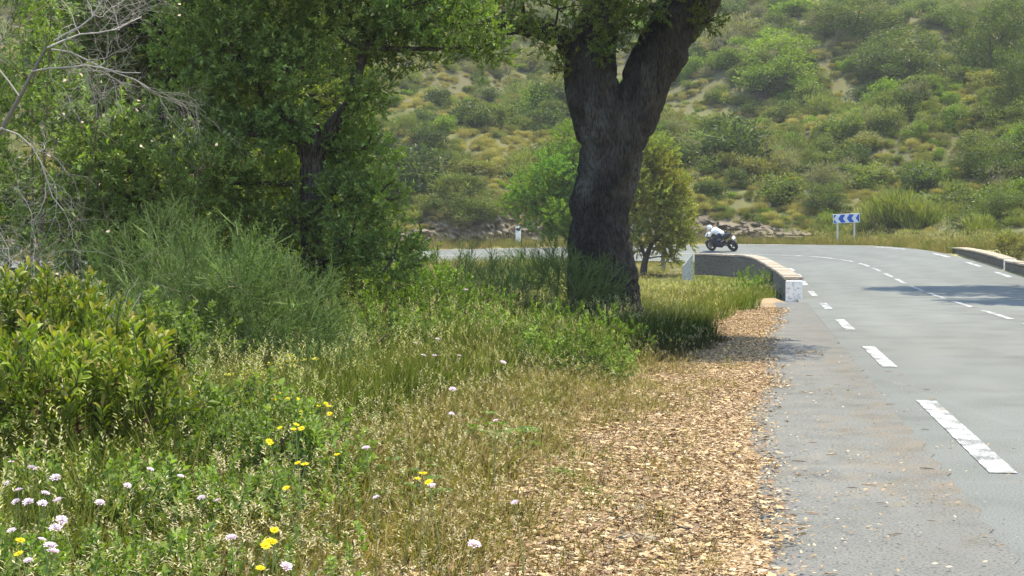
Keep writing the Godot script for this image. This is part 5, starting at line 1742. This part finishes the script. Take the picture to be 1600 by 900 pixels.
# ---------------------------------------------------------------- the scrub slope beyond the road
func build_hill() -> void:
	var st := {
		"green": {"h": 0.9, "clumps": 22, "leaves": 60, "ll": 0.085, "lw": 0.05, "col": Color(0.143, 0.177, 0.039), "col2": Color(0.208, 0.232, 0.061)},
		"olive": {"h": 0.8, "clumps": 22, "leaves": 60, "ll": 0.08, "lw": 0.035, "col": Color(0.221, 0.213, 0.066), "col2": Color(0.312, 0.275, 0.099), "up": 0.7},
		"grey": {"h": 0.85, "clumps": 18, "leaves": 60, "ll": 0.12, "lw": 0.016, "col": Color(0.325, 0.281, 0.198), "col2": Color(0.247, 0.232, 0.132), "up": 0.9, "stems": 9, "wood": Color(0.28, 0.26, 0.23)},
		"bright": {"h": 0.85, "clumps": 26, "leaves": 70, "ll": 0.07, "lw": 0.045, "col": Color(0.182, 0.268, 0.033), "col2": Color(0.247, 0.317, 0.039)},
		"dark": {"h": 0.95, "clumps": 24, "leaves": 62, "ll": 0.085, "lw": 0.05, "col": Color(0.078, 0.104, 0.028), "col2": Color(0.130, 0.159, 0.044)},
		"broom": {"h": 0.9, "clumps": 20, "leaves": 65, "ll": 0.15, "lw": 0.018, "col": Color(0.208, 0.232, 0.066), "col2": Color(0.286, 0.293, 0.088), "up": 1.1},
		"bloom": {"h": 0.9, "clumps": 20, "leaves": 60, "ll": 0.1, "lw": 0.04, "col": Color(0.169, 0.183, 0.055), "col2": Color(0.234, 0.232, 0.066), "up": 0.8, "bloom": 0.55},
		"rush": {"h": 1.0, "clumps": 26, "leaves": 60, "ll": 0.3, "lw": 0.02, "col": Color(0.260, 0.293, 0.066), "col2": Color(0.338, 0.329, 0.099), "up": 2.2, "stems": 0},
		"straw": {"h": 0.6, "clumps": 16, "leaves": 50, "ll": 0.25, "lw": 0.02, "col": Color(0.520, 0.403, 0.187), "col2": Color(0.390, 0.342, 0.143), "up": 1.8, "stems": 0},
		"parasol": {"h": 1.05, "clumps": 60, "leaves": 90, "ll": 0.03, "lw": 0.02, "col": Color(0.221, 0.293, 0.039), "col2": Color(0.286, 0.354, 0.050), "low": 0.25, "dome": 0.8, "flat": 0.5, "cr": 0.62, "stems": 3},
		"great": {"h": 1.0, "clumps": 75, "leaves": 90, "ll": 0.03, "lw": 0.019, "col": Color(0.111, 0.140, 0.033), "col2": Color(0.182, 0.213, 0.050), "cr": 0.55, "stems": 7},
	}
	var kinds := {}
	for k in st:
		kinds[k] = []
		for j in 3:
			kinds[k].append(bush_mesh(500 + 10 * j + k.length(), st[k]))
	# the ones that stand out: kind, x, d, width, height, label
	var named := [["parasol", 21.56, 119.50, 8.37, 5.97, "flat-topped bright green tree high on the scrub slope"], ["dark", 31.30, 120.00, 9.00, 5.70, "broad dark green oak high on the slope, right of the flat-topped tree"], ["bright", 26.34, 99.00, 2.57, 1.68, "small bright green dome-shaped bush standing alone below the dark oak"], ["dark", 34.58, 106.75, 7.47, 8.01, "largest dark tree at the upper right corner of the slope"], ["dark", 27.96, 85.75, 5.57, 3.22, "dark shaded thicket bush at the right edge above the wall"], ["dark", 32.97, 95.75, 4.31, 5.75, "dark oak cut off by the right edge of the slope"], ["rush", 19.52, 76.75, 3.07, 2.30, "tall yellow-green grass clump right behind the chevron sign"], ["rush", 20.94, 75.25, 2.63, 1.69, "tall green grass clump between the chevron sign and the far wall"], ["green", 21.44, 68.50, 3.08, 1.71, "leafy green bush at the far end of the outer wall"], ["olive", 19.66, 57.25, 2.00, 1.57, "reddish olive bush behind the outer wall at the right edge"], ["dark", 23.27, 69.50, 3.13, 2.43, "dark glossy bush above the outer wall"], ["dark", 17.29, 81.50, 3.26, 2.44, "dark bush left of the chevron sign at the foot of the slope"], ["green", -1.96, 82.00, 4.71, 2.54, "dark green bush overhanging the rocky cutting left of the oak trunk"], ["green", -2.87, 84.75, 5.08, 1.53, "low wide green bush above the rocky cutting"], ["bright", 14.00, 81.50, 1.14, 0.81, "tiny bright green round bush above the motorcycle"], ["green", 23.25, 115.75, 2.89, 2.78, "upright green bush midway up the slope"], ["grey", 13.44, 147.25, 6.63, 4.42, "grey leafless shrub seen in the fork of the oak"], ["grey", 18.79, 129.00, 6.45, 3.87, "grey leafless shrub right of the oak's leaning limb"], ["dark", 0.09, 107.25, 2.57, 1.39, "small dark bush on the bare slope left of the oak trunk"], ["grey", -5.80, 95.25, 2.14, 1.43, "small blue-grey bush on the bare slope left of the oak"], ["olive", -4.33, 90.50, 3.17, 1.18, "low olive bush over the dry patch left of the oak"], ["bloom", 12.17, 100.00, 1.30, 0.70, "yellow flowering broom right beside the oak trunk"], ["bloom", 14.39, 88.25, 1.06, 0.62, "yellow flowering broom above the motorcycle"], ["bloom", 16.36, 85.50, 1.20, 0.68, "yellow flowering broom up left of the chevron sign"], ["bloom", 21.97, 96.25, 1.25, 0.58, "yellow flowering broom below the lone dome-shaped bush"], ["bloom", 30.61, 98.75, 1.19, 0.79, "yellow flowering broom below the largest dark tree"], ["bloom", 29.09, 94.25, 1.51, 0.94, "pale yellow flowering broom near the right edge"], ["bloom", 12.69, 94.75, 1.04, 0.57, "small yellow broom right of the olive-yellow tree"], ["bloom", 21.08, 112.25, 1.35, 0.79, "small yellow broom beside the upright green bush"], ["green", 29.50, 128.00, 9.60, 4.48, "wide hazy green bush near the top of the slope"], ["bright", 26.02, 136.00, 4.76, 1.77, "light green bush at the top of the slope"], ["olive", 4.40, 126.50, 5.06, 2.53, "olive bush glimpsed left of the oak's fork"], ["green", 23.87, 72.25, 2.89, 2.17, "mid-green bush on the bank behind the outer wall"], ["green", 4.68, 82.75, 2.48, 1.65, "green bush behind the base of the oak trunk"]]
	rng.seed = 61
	for q in named:
		var kd: String = "great" if q[0] in ["dark", "green"] and q[3] > 3.0 else q[0]
		var p := P(q[1], q[2], G(q[1], q[2]) - 0.1)
		var called: String = {"parasol": "slope_tree", "dark": "slope_oak", "bloom": "flowering_broom", "rush": "tall_grass_clump"}.get(q[0], "slope_bush")
		var o := thing(called, p, q[5], "tall grass" if q[0] == "rush" else ("tree" if q[4] > 3.5 else "shrub"))
		var b := put("crown", kinds[kd][rng.randi() % 3], o)
		b.basis = Basis(Vector3.UP, rnd(0, TAU)) * Basis.from_scale(Vector3(q[3], q[4], q[3]))
	# the many bushes one can still pick out
	var label := {"green": ["mid-green bush", "scrub_bush"], "olive": ["olive bush", "scrub_bush"], "grey": ["grey bush", "dead_bush"], "dark": ["dark bush", "evergreen_bush"], "broom": ["spiky bush", "broom_shrub"], "bright": ["bright bush", "bright_bush"]}
	var order := ["green", "green", "olive", "olive", "grey", "dark", "broom", "broom", "bright"]
	var placed := 0
	var rest := {}
	for k in kinds:
		rest[k] = [[], [], []]
	var tries := 0
	while tries < 9500:
		tries += 1
		var d := rnd(76.0, 178.0)
		var x := rnd(-0.42, 0.42) * d
		var q := near_road(x, d)
		if q.y < rr[int(q.x)] + 4.2:
			continue
		var n := nz.get_noise_2d(x * 2.2, d * 1.6)
		var high := sst(95.0, 150.0, d)
		var right := sst(-5.0, 30.0, x)
		var k: String = order[rng.randi() % order.size()]
		if high > 0.5 and rng.randf() < 0.35:
			k = "grey"
		var bare := 0.22 - 0.42 * right - 0.3 * high
		if n < bare - 0.12 and rng.randf() < 0.8:
			k = "straw"
		elif rng.randf() < 0.16:
			k = "straw"
		var w := rnd(0.5, 1.3) + 2.0 * pow(rng.randf(), 4.0)
		if k == "straw":
			w = rnd(0.5, 1.1)
		if k == "dark" and n > 0.1:
			w *= 1.5
		var p := P(x, d, G(x, d) - 0.08)
		var b := Basis(Vector3.UP, rnd(0, TAU)) * Basis.from_scale(Vector3(w, w * rnd(0.6, 1.0), w))
		if w > 1.55 and placed < 250 and label.has(k) and absf(x) < 0.36 * d and d < 165.0 and (x > -0.1 * d):
			placed += 1
			var o := put(label[k][1], kinds[k][rng.randi() % 3], null, p)
			o.basis = b
			var b0 := x / d
			var col := "left of the oak trunk" if b0 < 0.03 else ("above the motorcycle" if b0 < 0.17 else ("above the chevron sign" if b0 < 0.26 else "above the outer wall"))
			var row := "low on" if d < 96.0 else ("halfway up" if d < 122.0 else "high on")
			sort_out("%s " + label[k][0] + " from the left, " + row + " the slope " + col, b0, o)
			tag(o, "", "shrub", label[k][1].replace("_", " ") + " on the slope")
		else:
			var g := rnd(0.8, 1.2)
			rest[k][rng.randi() % 3].append([Transform3D(b, p), Color(g, g, g)])
	# the slope right of the straight, behind the wall
	for k in 260:
		var d := rnd(36.0, 78.0)
		var x := rnd(15.0, 40.0)
		var q := near_road(x, d)
		if q.y < rr[int(q.x)] + 2.2 or (d > 70.0 and x < 20.5) or x > 0.45 * d:
			continue
		var kk: String = ["green", "olive", "broom", "green", "straw", "rush"][rng.randi() % 6]
		var w := rnd(0.8, 1.7)
		rest[kk][rng.randi() % 3].append([Transform3D(Basis(Vector3.UP, rnd(0, TAU)) * Basis.from_scale(Vector3(w, w * rnd(0.6, 0.95), w)), P(x, d, G(x, d) - 0.08)), Color(1, 1, 1)])
	# dry tussocks everywhere between
	for k in 9000:
		var d := rnd(80.0, 176.0)
		var x := rnd(-0.4, 0.4) * d
		var q := near_road(x, d)
		if q.y < rr[int(q.x)] + 3.6:
			continue
		var n := nz.get_noise_2d(x * 4.0 + 90.0, d * 4.0)
		var kk: String = "straw" if rng.randf() < 0.6 - n else ("olive" if rng.randf() < 0.5 else "broom")
		var w := rnd(0.45, 0.95)
		var g := rnd(0.75, 1.1)
		rest[kk][rng.randi() % 3].append([Transform3D(Basis(Vector3.UP, rnd(0, TAU)) * Basis.from_scale(Vector3(w, w * rnd(0.45, 0.8), w)), P(x, d, G(x, d) - 0.05)), Color(g, g, g)])
	# plants that cling to the cutting
	for k in 800:
		var s := CUT_FROM + rnd(-6.0, 40.0)
		var i := int(s / RS)
		var f := rng.randf()
		var p := on_road(s, rr[i] + 2.7 + 2.2 * f)
		p.y = G(p.x, -p.z) + 0.05
		var kk: String = ["straw", "olive", "straw", "broom", "green"][rng.randi() % 5]
		var w := rnd(0.35, 1.1) * (0.6 + 0.6 * f)
		rest[kk][rng.randi() % 3].append([Transform3D(Basis(Vector3.UP, rnd(0, TAU)) * Basis.from_scale(Vector3(w, w * 0.8, w)), p), Color(1, 1, 1)])
	var all := Node3D.new()
	all.name = "undergrowth"
	add_child(all)
	tag(all, "low scrub and dry tussocks covering the slope", "undergrowth", "", "stuff")
	for k in kinds:
		for j in 3:
			if rest[k][j]:
				var o := scatter("undergrowth", kinds[k][j], rest[k][j], all)
				o.set_meta("kind", "stuff")


# ---------------------------------------------------------------- motorcycle and rider
# tapered capsules joined smoothly and meshed as surface nets; bones are [a, b, radius a, radius b, colour]
func body(mb: MB, bones: Array, cell: float, blend: float) -> void:
	var lo := Vector3.ONE * 1e9
	var hi := -lo
	for b in bones:
		for k in 2:
			lo = lo.min(b[k] - Vector3.ONE * (b[2 + k] + 2.0 * cell))
			hi = hi.max(b[k] + Vector3.ONE * (b[2 + k] + 2.0 * cell))
	var n := Vector3i(((hi - lo) / cell).ceil()) + Vector3i.ONE
	var f := PackedFloat32Array()
	f.resize(n.x * n.y * n.z)
	f.fill(1.0)
	for b in bones:
		var m: float = maxf(b[2], b[3]) + 3.0 * cell + blend
		var p0 := Vector3i(((b[0].min(b[1]) - Vector3.ONE * m - lo) / cell).floor()).max(Vector3i.ZERO)
		var p1 := Vector3i(((b[0].max(b[1]) + Vector3.ONE * m - lo) / cell).ceil()).min(n - Vector3i.ONE)
		var ab: Vector3 = b[1] - b[0]
		var l2 := maxf(ab.length_squared(), 1e-9)
		for z in range(p0.z, p1.z + 1):
			for y in range(p0.y, p1.y + 1):
				for x in range(p0.x, p1.x + 1):
					var q := lo + Vector3(x, y, z) * cell
					var t := clampf((q - b[0]).dot(ab) / l2, 0.0, 1.0)
					var dd: float = q.distance_to(b[0] + ab * t) - lerpf(b[2], b[3], t)
					var i := x + n.x * (y + n.y * z)
					var h := maxf(blend - absf(f[i] - dd), 0.0) / blend
					f[i] = minf(f[i], dd) - h * h * blend * 0.25
	var at := {}
	var sx := 1
	var sy := n.x
	var sz := n.x * n.y
	var corner := [0, sx, sy, sx + sy, sz, sx + sz, sy + sz, sx + sy + sz]
	for z in n.z - 1:
		for y in n.y - 1:
			for x in n.x - 1:
				var i := x + sy * y + sz * z
				var inside := 0
				for c in corner:
					if f[i + c] < 0.0:
						inside += 1
				if inside == 0 or inside == 8:
					continue
				var sum := Vector3.ZERO
				var cnt := 0
				for e in [[0, 1], [2, 3], [4, 5], [6, 7], [0, 2], [1, 3], [4, 6], [5, 7], [0, 4], [1, 5], [2, 6], [3, 7]]:
					var a: float = f[i + corner[e[0]]]
					var b: float = f[i + corner[e[1]]]
					if (a < 0.0) != (b < 0.0):
						var pa := Vector3(e[0] & 1, (e[0] >> 1) & 1, e[0] >> 2)
						var pb := Vector3(e[1] & 1, (e[1] >> 1) & 1, e[1] >> 2)
						sum += pa.lerp(pb, a / (a - b))
						cnt += 1
				var p := lo + (Vector3(x, y, z) + sum / cnt) * cell
				var g := Vector3(f[i + 1] - f[i] + f[i + 7 * 0 + corner[7]] - f[i + corner[6]], f[i + sy] - f[i] + f[i + corner[7]] - f[i + corner[5]], f[i + sz] - f[i] + f[i + corner[7]] - f[i + corner[3]]).normalized()
				var best := 1e9
				var col := Color.WHITE
				for b in bones:
					var ab: Vector3 = b[1] - b[0]
					var t := clampf((p - b[0]).dot(ab) / maxf(ab.length_squared(), 1e-9), 0.0, 1.0)
					var dd: float = p.distance_to(b[0] + ab * t) - lerpf(b[2], b[3], t)
					if dd < best:
						best = dd
						col = b[4]
				at[i] = mb.v.size()
				mb.v.append(p)
				mb.n.append(g)
				mb.c.append(col)
	for i in at.keys():
		var x: int = i % n.x
		var y: int = (i / n.x) % n.y
		var z: int = i / sz
		if x == 0 or y == 0 or z == 0:
			continue
		for e in [[sx, sy, sz], [sy, sz, sx], [sz, sx, sy]]:
			if (f[i] < 0.0) == (f[i + e[0]] < 0.0):
				continue
			var q := [i, i - e[1], i - e[1] - e[2], i - e[2]]
			if not (at.has(q[1]) and at.has(q[2]) and at.has(q[3])):
				continue
			var v := [at[q[0]], at[q[1]], at[q[2]], at[q[3]]]
			for t in [[0, 1, 2], [0, 2, 3]]:
				var a: int = v[t[0]]
				var b: int = v[t[1]]
				var c: int = v[t[2]]
				if (mb.v[c] - mb.v[a]).cross(mb.v[b] - mb.v[a]).dot(mb.n[a] + mb.n[b] + mb.n[c]) >= 0.0:
					mb.ix.append(a); mb.ix.append(b); mb.ix.append(c)
				else:
					mb.ix.append(a); mb.ix.append(c); mb.ix.append(b)


func build_motorcycle() -> void:
	# local axes: x forward, y up, z to the machine's right
	var x := 10.55
	var d := 73.6
	var q := near_road(x, d)
	var base := on_road(s_near(x, d), q.y, 0.008)
	var turn := deg_to_rad(180.0 - 48.0)
	var lean := Basis(Vector3.UP, turn) * Basis(Vector3(1, 0, 0), -0.48)
	var black := Color(0.018, 0.018, 0.02)
	var dark := Color(0.05, 0.05, 0.055)
	var o := thing("motorcycle", base, "black sport motorcycle leaning through the bend, ridden away", "motorcycle")
	o.basis = lean
	var mb: MB
	for wx in [0.69, -0.7]:
		var w := Node3D.new()
		w.name = "wheel"
		o.add_child(w, true)
		mb = MB.new()
		mb.torus(Vector3(wx, 0.305, 0), Vector3(0, 0, 1), 0.245, 0.062 if wx > 0 else 0.075, 28, 10, black)
		put("tyre", mb.mesh(M.rubber), w)
		mb = MB.new()
		mb.torus(Vector3(wx, 0.305, 0), Vector3(0, 0, 1), 0.19, 0.02, 24, 6, dark)
		for k in 5:
			var a := TAU * k / 5.0
			mb.tube([Vector3(wx, 0.305, 0), Vector3(wx + 0.19 * cos(a), 0.305 + 0.19 * sin(a), 0)], [0.022, 0.016], 6, dark)
		mb.tube([Vector3(wx, 0.305, -0.09), Vector3(wx, 0.305, 0.09)], [0.035, 0.035], 10, Color(0.4, 0.4, 0.4), null, 0.0, true)
		put("rim", mb.mesh(M.metal), w)
		mb = MB.new()
		for s in ([-0.07, 0.07] if wx > 0 else [0.08]):
			mb.tube([Vector3(wx, 0.305, s - 0.003), Vector3(wx, 0.305, s + 0.003)], [0.13, 0.13], 20, Color(0.5, 0.5, 0.5), null, 0.0, true)
		put("brake_disc", mb.mesh(M.metal), w)
	mb = MB.new()
	for s in [-0.1, 0.1]:
		mb.tube([Vector3(0.69, 0.3, s), Vector3(0.5, 0.78, s), Vector3(0.44, 0.92, s)], [0.028, 0.026, 0.02], 8, Color(0.25, 0.2, 0.1))
	put("fork", mb.mesh(M.metal), o)
	mb = MB.new()
	mb.tube([Vector3(-0.7, 0.3, -0.11), Vector3(-0.2, 0.42, -0.1)], [0.03, 0.045], 8, dark, null, 0.0, true)
	mb.tube([Vector3(-0.7, 0.3, 0.11), Vector3(-0.2, 0.42, 0.1)], [0.03, 0.045], 8, dark, null, 0.0, true)
	put("swingarm", mb.mesh(M.metal), o)
	mb = MB.new()
	mb.rbox(Vector3(0.1, 0.42, 0), Vector3(0.25, 0.17, 0.16), Basis(Vector3(0, 0, 1), 0.1), 0.04, Color(0.06, 0.06, 0.06))
	mb.rbox(Vector3(0.2, 0.6, 0), Vector3(0.14, 0.12, 0.14), Basis(Vector3(0, 0, 1), -0.3), 0.04, Color(0.1, 0.1, 0.1))
	put("engine", mb.mesh(M.metal), o)
	mb = MB.new()
	mb.tube([Vector3(0.42, 0.84, 0), Vector3(0.3, 0.9, 0), Vector3(0.08, 0.88, 0), Vector3(-0.1, 0.79, 0)], [0.07, 0.15, 0.15, 0.09], 14, black, null, 0.0, true)
	put("fuel_tank", mb.mesh(M.gloss), o)
	mb = MB.new()
	mb.tube([Vector3(-0.06, 0.8, 0), Vector3(-0.3, 0.8, 0), Vector3(-0.55, 0.88, 0), Vector3(-0.8, 0.95, 0)], [0.1, 0.12, 0.11, 0.04], 10, dark, null, 0.0, true)
	put("seat", mb.mesh(M.plastic), o)
	mb = MB.new()
	mb.tube([Vector3(-0.35, 0.7, 0), Vector3(-0.6, 0.8, 0), Vector3(-0.9, 0.92, 0)], [0.1, 0.09, 0.03], 8, black, null, 0.0, true)
	put("tail", mb.mesh(M.gloss), o)
	mb = MB.new()
	mb.tube([Vector3(0.64, 0.72, 0), Vector3(0.6, 0.86, 0), Vector3(0.5, 0.98, 0)], [0.09, 0.15, 0.12], 12, black, null, 0.0, true)
	mb.rbox(Vector3(0.32, 0.62, -0.17), Vector3(0.2, 0.16, 0.012), Basis(Vector3(0, 0, 1), -0.25), 0.01, black)
	mb.rbox(Vector3(0.32, 0.62, 0.17), Vector3(0.2, 0.16, 0.012), Basis(Vector3(0, 0, 1), -0.25), 0.01, black)
	put("fairing", mb.mesh(M.gloss), o)
	mb = MB.new()
	mb.ball(Vector3(0.66, 0.9, -0.06), Basis.from_scale(Vector3(0.1, 0.11, 0.11)), 14, Color(0.85, 0.87, 0.88))
	put("headlight", mb.mesh(M.gloss), o)
	mb = MB.new()
	mb.tube([Vector3(0.42, 0.95, -0.36), Vector3(0.5, 0.97, -0.12), Vector3(0.5, 0.97, 0.12), Vector3(0.42, 0.95, 0.36)], [0.016, 0.014, 0.014, 0.016], 6, black, null, 0.0, true)
	put("handlebar", mb.mesh(M.plastic), o)
	for s in [-1.0, 1.0]:
		mb = MB.new()
		mb.tube([Vector3(0.48, 0.97, 0.2 * s), Vector3(0.5, 1.12, 0.28 * s)], [0.008, 0.008], 5, black)
		mb.ball(Vector3(0.5, 1.13, 0.3 * s), Basis.from_scale(Vector3(0.02, 0.04, 0.07)), 10, black)
		put("mirror", mb.mesh(M.plastic), o)
	mb = MB.new()
	mb.tube([Vector3(0.1, 0.28, 0.14), Vector3(-0.4, 0.36, 0.17), Vector3(-0.85, 0.5, 0.18)], [0.03, 0.05, 0.055], 10, Color(0.3, 0.3, 0.3), null, 0.0, true)
	put("exhaust", mb.mesh(M.metal), o)
	mb = MB.new()
	mb.rbox(Vector3(-0.93, 0.74, 0), Vector3(0.006, 0.075, 0.105), Basis(Vector3(0, 0, 1), -0.5), 0.003, Color(0.8, 0.8, 0.8))
	put("number_plate", mb.mesh(M.plastic), o)
	mb = MB.new()
	mb.rbox(Vector3(-0.9, 0.87, 0), Vector3(0.02, 0.025, 0.06), Basis(), 0.008, Color(0.35, 0.01, 0.01))
	put("tail_light", mb.mesh(M.gloss), o)
	mb = MB.new()
	for k in 9:
		var a := 0.3 + 2.0 * k / 9.0
		var b := 0.3 + 2.0 * (k + 1) / 9.0
		mb.quad(Vector3(0.69 + 0.33 * cos(a), 0.305 + 0.33 * sin(a), -0.06), Vector3(0.69 + 0.33 * cos(b), 0.305 + 0.33 * sin(b), -0.06), Vector3(0.69 + 0.33 * cos(b), 0.305 + 0.33 * sin(b), 0.06), Vector3(0.69 + 0.33 * cos(a), 0.305 + 0.33 * sin(a), 0.06), black)
	put("mudguard", mb.mesh(M.gloss), o)

	# the rider: crouched forward, hands on the bars
	var r := thing("person", base, "rider in white top, white helmet and dark trousers, crouched on the motorcycle", "person")
	r.basis = lean
	var white := Color(0.74, 0.74, 0.76)
	var navy := Color(0.035, 0.04, 0.065)
	var boots := Color(0.02, 0.02, 0.022)
	var hip := Vector3(-0.22, 0.96, 0)
	var chest := Vector3(0.13, 1.12, 0)
	var neck := Vector3(0.27, 1.2, 0)
	var bones := [[hip, Vector3(-0.05, 1.06, 0), 0.15, 0.155, white], [Vector3(-0.05, 1.06, 0), chest, 0.155, 0.165, white], [Vector3(0.13, 1.14, -0.13), Vector3(0.13, 1.14, 0.13), 0.095, 0.095, white], [chest, neck, 0.11, 0.06, white], [neck, Vector3(0.34, 1.26, 0), 0.06, 0.06, boots], [Vector3(-0.2, 0.94, -0.07), Vector3(-0.2, 0.94, 0.07), 0.13, 0.13, navy]]
	for s in [-1.0, 1.0]:
		var sh := Vector3(0.16, 1.15, 0.18 * s)
		var el := Vector3(0.26, 1.0, 0.31 * s)
		var wr := Vector3(0.4, 0.975, 0.315 * s)
		bones.append([sh, el, 0.068, 0.052, white])
		bones.append([el, wr, 0.052, 0.036, white])
		var hj := Vector3(-0.17, 0.93, 0.1 * s)
		var kn := Vector3(0.17, 0.74, 0.22 * s)
		var an := Vector3(-0.12, 0.43, 0.2 * s)
		bones.append([hj, kn, 0.095, 0.068, navy])
		bones.append([kn, an, 0.066, 0.045, navy])
		bones.append([an, Vector3(-0.13, 0.37, 0.2 * s), 0.048, 0.045, boots])
		bones.append([Vector3(-0.15, 0.36, 0.2 * s), Vector3(0.06, 0.345, 0.2 * s), 0.045, 0.036, boots])
	mb = MB.new()
	body(mb, bones, 0.025, 0.05)
	for s in [-1.0, 1.0]:
		var wr := Vector3(0.39, 0.98, 0.315 * s)
		var hb := [[wr, Vector3(0.43, 0.985, 0.325 * s), 0.03, 0.03, boots]]
		for k in 4:
			var z: float = (0.285 + 0.024 * k) * s
			var l: float = [0.026, 0.03, 0.028, 0.022][k]
			hb.append([Vector3(0.425, 0.985, z), Vector3(0.45 + l * 0.3, 0.975, z), 0.012, 0.011, boots])
			hb.append([Vector3(0.45 + l * 0.3, 0.975, z), Vector3(0.45, 0.945, z), 0.011, 0.010, boots])
			hb.append([Vector3(0.45, 0.945, z), Vector3(0.425, 0.932, z), 0.010, 0.009, boots])
		hb.append([Vector3(0.405, 0.975, 0.285 * s), Vector3(0.42, 0.945, 0.268 * s), 0.012, 0.011, boots])
		hb.append([Vector3(0.42, 0.945, 0.268 * s), Vector3(0.44, 0.93, 0.275 * s), 0.011, 0.009, boots])
		body(mb, hb, 0.006, 0.008)
	put("body", mb.mesh(M.cloth), r)
	mb = MB.new()
	mb.ball(Vector3(0.4, 1.3, 0), Basis(Vector3(0, 0, 1), -0.45) * Basis.from_scale(Vector3(0.155, 0.14, 0.128)), 22, Color(0.8, 0.8, 0.82))
	mb.tube([Vector3(0.48, 1.19, 0), Vector3(0.53, 1.21, 0)], [0.085, 0.06], 12, Color(0.75, 0.75, 0.77), null, 0.0, true)
	var hel := put("helmet", mb.mesh(M.gloss), r)
	mb = MB.new()
	mb.ball(Vector3(0.468, 1.295, 0), Basis(Vector3(0, 0, 1), -0.5) * Basis.from_scale(Vector3(0.11, 0.075, 0.13)), 18, black)
	put("visor", mb.mesh(M.gloss), hel)
